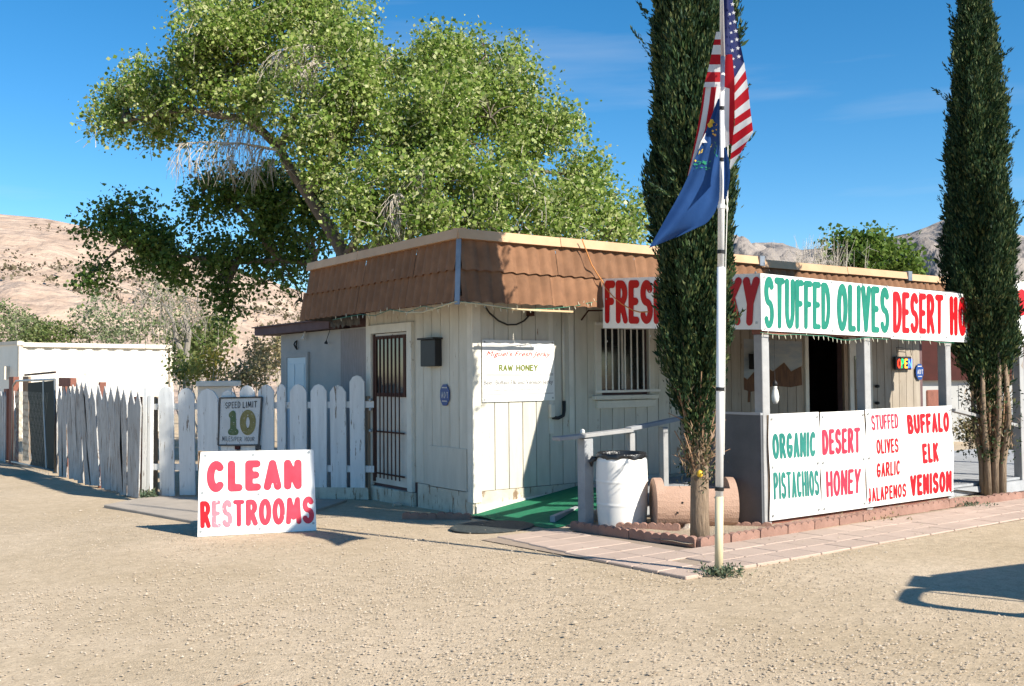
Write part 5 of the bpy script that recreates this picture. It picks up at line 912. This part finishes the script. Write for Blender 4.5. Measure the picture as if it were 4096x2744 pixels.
def tr2(st, b, r_):
    for i in range(11):
        a = i*2.4; f = .05+.05*(i % 3); sp_ = (.06+.10*r_.random()); st.tube([b+Vector((f*.8*math.cos(a), f*.8*math.sin(a), -.05)), b+Vector((f*math.cos(a), f*math.sin(a), .45)), b+Vector((f*1.3*math.cos(a)+sp_*.4*math.cos(a), f*1.3*math.sin(a)+sp_*.4*math.sin(a), 1.0)), b+Vector((sp_*1.5*math.cos(a), sp_*1.5*math.sin(a), 2.3))], [.06, .042, .030, .018], 7)
    st.tube([b, b+Vector((0, 0, 7))], [.06, .01], 8)
cy2, rr_ = cypress('dark cypress with many bare reddish stems in front of DESERT HONEY sign', c2b, 7.9, [(1.0, .05), (1.5, .25), (1.9, .44), (2.4, .50), (3.2, .50), (4.2, .44), (5.2, .35), (6.2, .21), (7.2, .10), (7.9, .02)], 12000, tr2, 23, (-.012, .009), 1.15, .70)
V, F = leafcloud([(c2b.x+random.gauss(0, .16), c2b.y+random.gauss(0, .16), c2b.z+random.uniform(.5, 1.4)) for _ in range(260)], 5, (.03, .03, .04), .045, -.4, .4); npmesh('low_sprigs', V, F, CYP, cy2, 'stuff')
V, F = leafcloud([(c1b.x+random.gauss(0, .06), c1b.y+random.gauss(0, .06), c1b.z+random.uniform(.55, 1.4)) for _ in range(190)], 5, (.03, .03, .04), .04, -.5, .4); npmesh('low_sprigs', V, F, CYP, cy1, 'stuff')
bs = MB()
for i in range(22):
    a = rr_.random()*6.28; r0 = .035+.05*rr_.random(); bs.tube([c2b+Vector((r0*math.cos(a), r0*math.sin(a), .3+.3*rr_.random())), c2b+Vector((1.9*r0*math.cos(a), 1.9*r0*math.sin(a), 1.0)), c2b+Vector((2.7*r0*math.cos(a)+.05*rr_.random(), 2.7*r0*math.sin(a), 1.9))], [.018, .013, .010], 6)
bs.build('bare_stems', mt['cstem'], cy2, smooth=True)
V, F = leafcloud([(c1b.x+random.gauss(0, .075), c1b.y+random.gauss(0, .075), c1b.z+random.uniform(.62, 1.5)) for _ in range(420)], 4, (.02, .02, .05), .07, -1.5, .16); npmesh('dry_thatch', V, F, leafmat('cypress_thatch', [(.16, .10, .06), (.27, .18, .11), (.12, .12, .05)], .1), cy1, 'stuff')
V, F = leafcloud([(c2b.x+random.gauss(0, .13), c2b.y+random.gauss(0, .13), c2b.z+random.uniform(.6, 1.7)) for _ in range(420)], 4, (.02, .02, .05), .07, -1.5, .16); npmesh('dry_thatch', V, F, bpy.data.materials['cypress_thatch'], cy2, 'stuff')
yo = hitp(2800, 1895, c1b-Vector((FW.x, FW.y, 0))*.10, Vector((FW.x, FW.y, 0)).normalized()); yt = T('yellow_ornament', 'small yellow ball hung on the cypress trunk beside the flagpole', 'ornament', tuple(yo)); MB().lathe(yo, [(0, -.035), (.022, -.025), (.03, 0), (.022, .022), (.008, .034), (0, .036)], 14).build('ball', mt['yellow'], yt, smooth=True); MB().tube([yo+Vector((0, 0, .034)), yo+Vector((-.01, .01, .15))], .003, 4).build('cord', mt['bare'], yt)
# ================================================================== SHRUBS AND BACKGROUND PLANTS
def shrub(label, pts, mat, size, per, n, stems=mt['dead'], group='shrubs behind the container'):
    """pts: (px, py, depth, rx px, ry px)"""
    b0_ = ATd(pts[0][0], pts[0][1], pts[0][2]); t = T('shrub', label, 'shrub', (b0_.x, b0_.y, gz(b0_.y)), group); C = []; st = MB()
    for x, y, D, rx, ry in pts:
        c = ATd(x, y, D); k = D/2252
        for _ in range(int(2.4*n*rx*ry/2000)):
            v = Vector([random.gauss(0, 1) for _ in range(3)]).normalized()*random.random()**.4; p = c+RT*(v.x*rx*k)+Vector((0, 0, v.z*ry*k))+Vector((FW.x, FW.y, 0))*(v.y*rx*k)
            if noise.noise(p*1.5) > -.3: C.append(tuple(p))
        g = Vector((c.x, c.y, gz(c.y)))
        for _ in range(6): e = c+RT*(random.gauss(0, .6)*rx*k)+Vector((0, 0, random.gauss(.3, .5)*ry*k)); st.tube(curve(g+Vector((random.gauss(0, .1), random.gauss(0, .1), 0)), e, g.lerp(e, .5)+Vector((0, 0, .2)), 4, .06), [.03, .025, .018, .012, .006], 4, False)
    V, F = leafcloud(C, per, (.12, .12, .10), size, .1); npmesh('foliage', V, F, mat, t); tag(st.build('stems', stems, t), kind='stuff'); return t
shrub('olive green shrub behind the shaded end of the container', [(60, 760, 43, 60, 45), (20, 740, 44, 50, 60)], GREY, .11, 7, 60)
shrub('bright green bush above the container roof', [(120, 765, 43, 65, 32), (90, 755, 44, 40, 30)], SHRUB, .12, 8, 75)
shrub('pale sage shrub behind the container', [(230, 720, 44, 70, 55), (300, 750, 43, 70, 50), (220, 770, 44, 70, 30)], leafmat('sage_leaf', [(.13, .17, .08), (.2, .24, .12), (.28, .3, .18)], .3), .12, 6, 42)
shrub('grey twiggy brush behind the container end', [(360, 740, 44, 80, 60), (440, 760, 42, 70, 60), (380, 680, 45, 60, 50)], GREY, .12, 6, 36)
shrub('green bush beside the container corner', [(430, 840, 30, 45, 40), (440, 790, 32, 55, 45), (490, 760, 33, 50, 50)], SHRUB, .11, 7, 60)
shrub('yellow flowering brush behind the picket fence', [(490, 830, 29, 40, 40), (470, 850, 28, 50, 25)], leafmat('yellow_brush', [(.22, .2, .05), (.36, .3, .05), (.2, .22, .07)], .25), .09, 7, 50)
shrub('dry tan brush in front of the annex wall', [(590, 850, 27, 50, 40), (610, 800, 29, 50, 45), (550, 860, 27, 40, 25), (650, 790, 30, 30, 50)], DRYB, .09, 7, 60)
dtree = T('dead_tree', 'bare grey dead tree standing behind the container', 'tree', tuple(ATd(430, 850, 31))); ds = MB(); g = ATd(425, 860, 31); g.z = gz(g.y)
kx = [ATd(425, 820, 31), ATd(432, 760, 31), ATd(420, 720, 31)]; ds.tube([g]+kx, [.11, .10, .085, .06], 8); ds.tube([kx[0], ATd(405, 780, 31), ATd(395, 730, 31), ATd(370, 690, 31.3)], [.08, .07, .05, .02], 7)
for _ in range(75):
    s = random.choice([kx[2], ATd(395, 730, 31), ATd(370, 690, 31.3), ATd(432, 760, 31), ATd(440, 700, 31), ATd(340, 690, 31.5)])+Vector((random.gauss(0, .25), random.gauss(0, .3), random.gauss(.1, .3))); u = Vector((random.gauss(-.25, .7), random.gauss(0, .6), random.uniform(.1, .9))); e = s+u*random.uniform(.4, 1.0); e2 = e+Vector((random.gauss(0, .2), random.gauss(0, .2), -random.uniform(.3, 1.1))); ds.tube([s, s.lerp(e, .5)+Vector((0, 0, .08)), e, e.lerp(e2, .5), e2], [.016, .013, .010, .008, .004], 4, False)
ds.build('trunk', M('grey_dead_wood', (.30, .27, .23), (.2, .18, .15), scale=8), dtree)
def far_tree():
    t = T('mesquite_tree', 'green rounded tree rising behind the shop roof in front of the mountains', 'tree', tuple(ATd(1990, 800, 32))); C = []; st = MB()
    for x, y, rx, ry, k in ((1990, 590, 100, 45, 1), (1960, 560, 55, 40, .8), (2060, 600, 55, 35, .8), (1930, 610, 60, 35, .8), (1905, 545, 30, 25, .25), (2010, 530, 25, 18, .2)):
        c = ATd(x, y, 32); q = 32/2252
        for _ in range(int(k*rx*ry/8)):
            v = Vector([random.gauss(0, 1) for _ in range(3)]).normalized()*random.random()**.45; p = c+RT*(v.x*rx*q)+Vector((0, 0, v.z*ry*q))+Vector((FW.x, FW.y, 0))*(v.y*rx*q)
            if noise.noise(p*1.2) > -.2: C.append(tuple(p))
        g = ATd(1985, 700, 32); g.z = 0; st.tube(curve(g, c, g.lerp(c, .6), 5), [.14, .12, .09, .06, .04, .02], 6)
    V, F = leafcloud(C, 6, (.14, .14, .12), .15, .2); npmesh('crown', V, F, leafmat('mesquite_leaf', [(.07, .13, .02), (.11, .18, .03), (.17, .23, .05)], .35), t); st.build('trunk', mt['bark'], t)
    t = T('bare_bush', 'pale leafless bush behind the shop roof left of the green tree', 'bush', tuple(ATd(1860, 800, 30))); st = MB(); g = ATd(1870, 640, 30); g.z = 0
    for _ in range(70):
        c = ATd(random.gauss(1870, 45), random.uniform(545, 625), 30+random.gauss(0, .5)); m_ = g.lerp(c, .75)+Vector((random.gauss(0, .3), random.gauss(0, .2), 0)); st.tube([g.lerp(m_, .3), m_, c], [.018, .012, .004], 4, False)
        for _ in range(3): st.tube([m_.lerp(c, random.random()), c+Vector((random.gauss(0, .25), random.gauss(0, .2), random.gauss(0, .18)))], [.007, .003], 3, False)
    st.build('twigs', mt['dead'], t)
far_tree()
# weeds
def weeds(label, c, r_, n, size, mat=WEED, h=.04):
    C = [(c[0]+random.gauss(0, r_), c[1]+random.gauss(0, r_), 0) for _ in range(n)]; C = [(x, y, gz(y)+random.uniform(.005, h)) for x, y, _ in C]; V, F = leafcloud(C, 5, (.012, .012, .012), size, -.4, .45)
    o = npmesh('weed', V, F, mat); tag(o, label, 'weed', kind='stuff')
weeds('patch of grey-green weeds round the flagpole foot', (PB.x, PB.y), .085, 110, .03)
weeds('tuft of green weeds at the foot of the white gate post', (-2.32, 5.05), .07, 70, .05, h=.09)
weeds('thin dry weeds along the red edging in front of the porch', (2.9, -3.2), .16, 60, .03, DRYB); weeds('tiny weeds by the cypress stems at the path edge', (4.6, -3.32), .14, 60, .03, WEED)
o = MB().tube([(-4.75, -4.9, gz(-4.9)+.012), (-4.6, -4.86, gz(-4.9)+.016), (-4.48, -4.80, gz(-4.9)+.012)], [.005, .005, .003], 5); tag(o.build('fallen_twig', mt['bare']), 'short dead twig lying on the open gravel', 'twig')
# ================================================================== RIGHT BACKGROUND
sh = T('storage_shed', 'white shed with shaded red upper wall beyond the end of the porch', 'shed', tuple(ATd(2230, 1000, 24)))
a, b = ATd(2095, 870, 24), ATd(2420, 862, 24); dxs = (b-a); dxs.z = 0; dxs.normalize(); z_w = a.z; z_t = ATd(2230, 655, 24).z
def shq(x, z): p = a+dxs*x; return Vector((p.x, p.y, z))
nS = Vector((dxs.y, -dxs.x, 0)); nS = nS if nS.dot(CAM-a) > 0 else -nS
MB().prism([shq(0, -.3), shq(4.2, -.3), shq(4.2, z_w), shq(0, z_w)], -nS, 2.2).build('wall', mt['whitewall'], sh)
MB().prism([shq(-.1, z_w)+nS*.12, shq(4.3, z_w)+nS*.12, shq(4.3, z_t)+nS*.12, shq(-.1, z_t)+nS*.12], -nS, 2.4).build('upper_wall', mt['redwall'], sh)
MB().prism([shq(1.02, -.2)+nS*.01, shq(1.55, -.2)+nS*.01, shq(1.55, z_w-.1)+nS*.01, shq(1.02, z_w-.1)+nS*.01], -nS, .02).build('door', mt['whitewall'], sh); MB().prism([shq(-.2, z_t)+nS*.3, shq(4.4, z_t)+nS*.3, shq(4.4, z_t+.1)+nS*.3, shq(-.2, z_t+.1)+nS*.3], -nS, 2.7).build('roof', mt['cont'], sh)
bk = ATd(2318, 1052, 17.5); q = Vector((FW.x, FW.y, 0)).normalized(); bt = ATd(2318, 948, 17.5); bx_ = T('black_box', 'big plain black box beyond the right cypress', 'bin', tuple(bk))  # unidentified dark area, built as a plain lidded box
MB().prism([bk-RT*.28, bk+RT*.5, bk+RT*.5+Vector((0, 0, bt.z-bk.z)), bk-RT*.28+Vector((0, 0, bt.z-bk.z))], q, .7).build('body', mt['black'], bx_); MB().prism([bk-RT*.32+Vector((0, 0, bt.z-bk.z)), bk+RT*.54+Vector((0, 0, bt.z-bk.z)), bk+RT*.54+Vector((0, 0, bt.z-bk.z+.05)), bk-RT*.32+Vector((0, 0, bt.z-bk.z+.05))], q, .75).build('lid', mt['galv'], bx_)
shrub('dry yellow bush beyond the porch deck', [(2215, 985, 19, 22, 22), (2235, 1000, 19.5, 18, 14)], DRYB, .06, 7, 160, group='shrubs by the shed')
# ================================================================== VAN (parked outside the picture; its open rear door throws the shadow on the gravel)
vn = T('van', 'grey van parked on the gravel with its rear door swung open', 'van', (1.9, -9.6, .25)); VO = Vector((1.03, -7.59, .21)); vx = Vector((.975, -.22, 0)); vy = Vector((-.22, -.975, 0)); Z = Vector((0, 0, 1))
def vp(x, y, z): return VO+vx*x+vy*y+Z*z
for s_ in (0, 1.72):
    pr_ = [(0, .35), (4.4, .35), (4.45, .85), (3.5, 1.0), (3.0, 1.62), (.06, 1.66), (0, 1.0)]; MB().prism([vp(s_, y, z) for y, z in pr_], vx, .05).build('side', mt['van'], vn)
MB().prism([vp(.05, .03, 1.62), vp(1.72, .03, 1.62), vp(1.72, 3.0, 1.58), vp(.05, 3.0, 1.58)], Z, .05).build('roof', mt['van'], vn); MB().prism([vp(.05, 3.4, .95), vp(1.72, 3.4, .95), vp(1.72, 4.4, .82), vp(.05, 4.4, .82)], Z, .04).build('bonnet', mt['van'], vn)
MB().prism([vp(.05, .02, .4), vp(1.72, .02, .4), vp(1.72, 4.38, .4), vp(.05, 4.38, .4)], Z, .06).build('floor', mt['van'], vn); MB().prism([vp(.05, .6, .46), vp(1.72, .6, .46), vp(1.72, .6, 1.55), vp(.05, .6, 1.55)], vy, .05).build('bulkhead', mt['van'], vn); MB().prism([vp(.9, .0, .46), vp(1.72, .0, .46), vp(1.72, .0, 1.6), vp(.9, .0, 1.6)], vy, .05).build('closed_door', mt['van'], vn)
dd = Vector((-.90, -.43, 0)).normalized(); dh = vp(-.02, .0, 0); D_ = MB(); dn = Vector((dd.y, -dd.x, 0))
def dp(s, z): return dh+dd*s+Z*z
D_.prism([dp(0, .42), dp(1.0, .42), dp(1.02, 1.0), dp(0, 1.0)], dn, .04); D_.prism([dp(0, 1.0), dp(.42, 1.0), dp(.42, 1.66), dp(0, 1.66)], dn, .04); D_.prism([dp(.54, 1.0), dp(.56, 1.0), dp(.56, 1.62), dp(.54, 1.62)], dn, .03)
def sup(cx, cz, a_, b_, t, p): c_, s_ = math.cos(t), math.sin(t); return dp(cx+a_*math.copysign(abs(c_)**p, c_), cz+b_*math.copysign(abs(s_)**p, s_))
for q_ in range(40):
    t0, t1 = q_*math.pi/20, (q_+1)*math.pi/20; D_.prism([sup(.72, 1.33, .31, .335, t0, .45), sup(.72, 1.33, .31, .335, t1, .45), sup(.705, 1.345, .235, .245, t1, .5), sup(.705, 1.345, .235, .245, t0, .5)], dn, .04)
D_.build('rear_door', mt['van'], vn)
for x in (-.02, 1.58):
    for y in (.9, 3.6):
        c = vp(x, y, .33); MB().tube([c, c+vx*.2], .33, 24).build('wheel', mt['tyre'], vn)
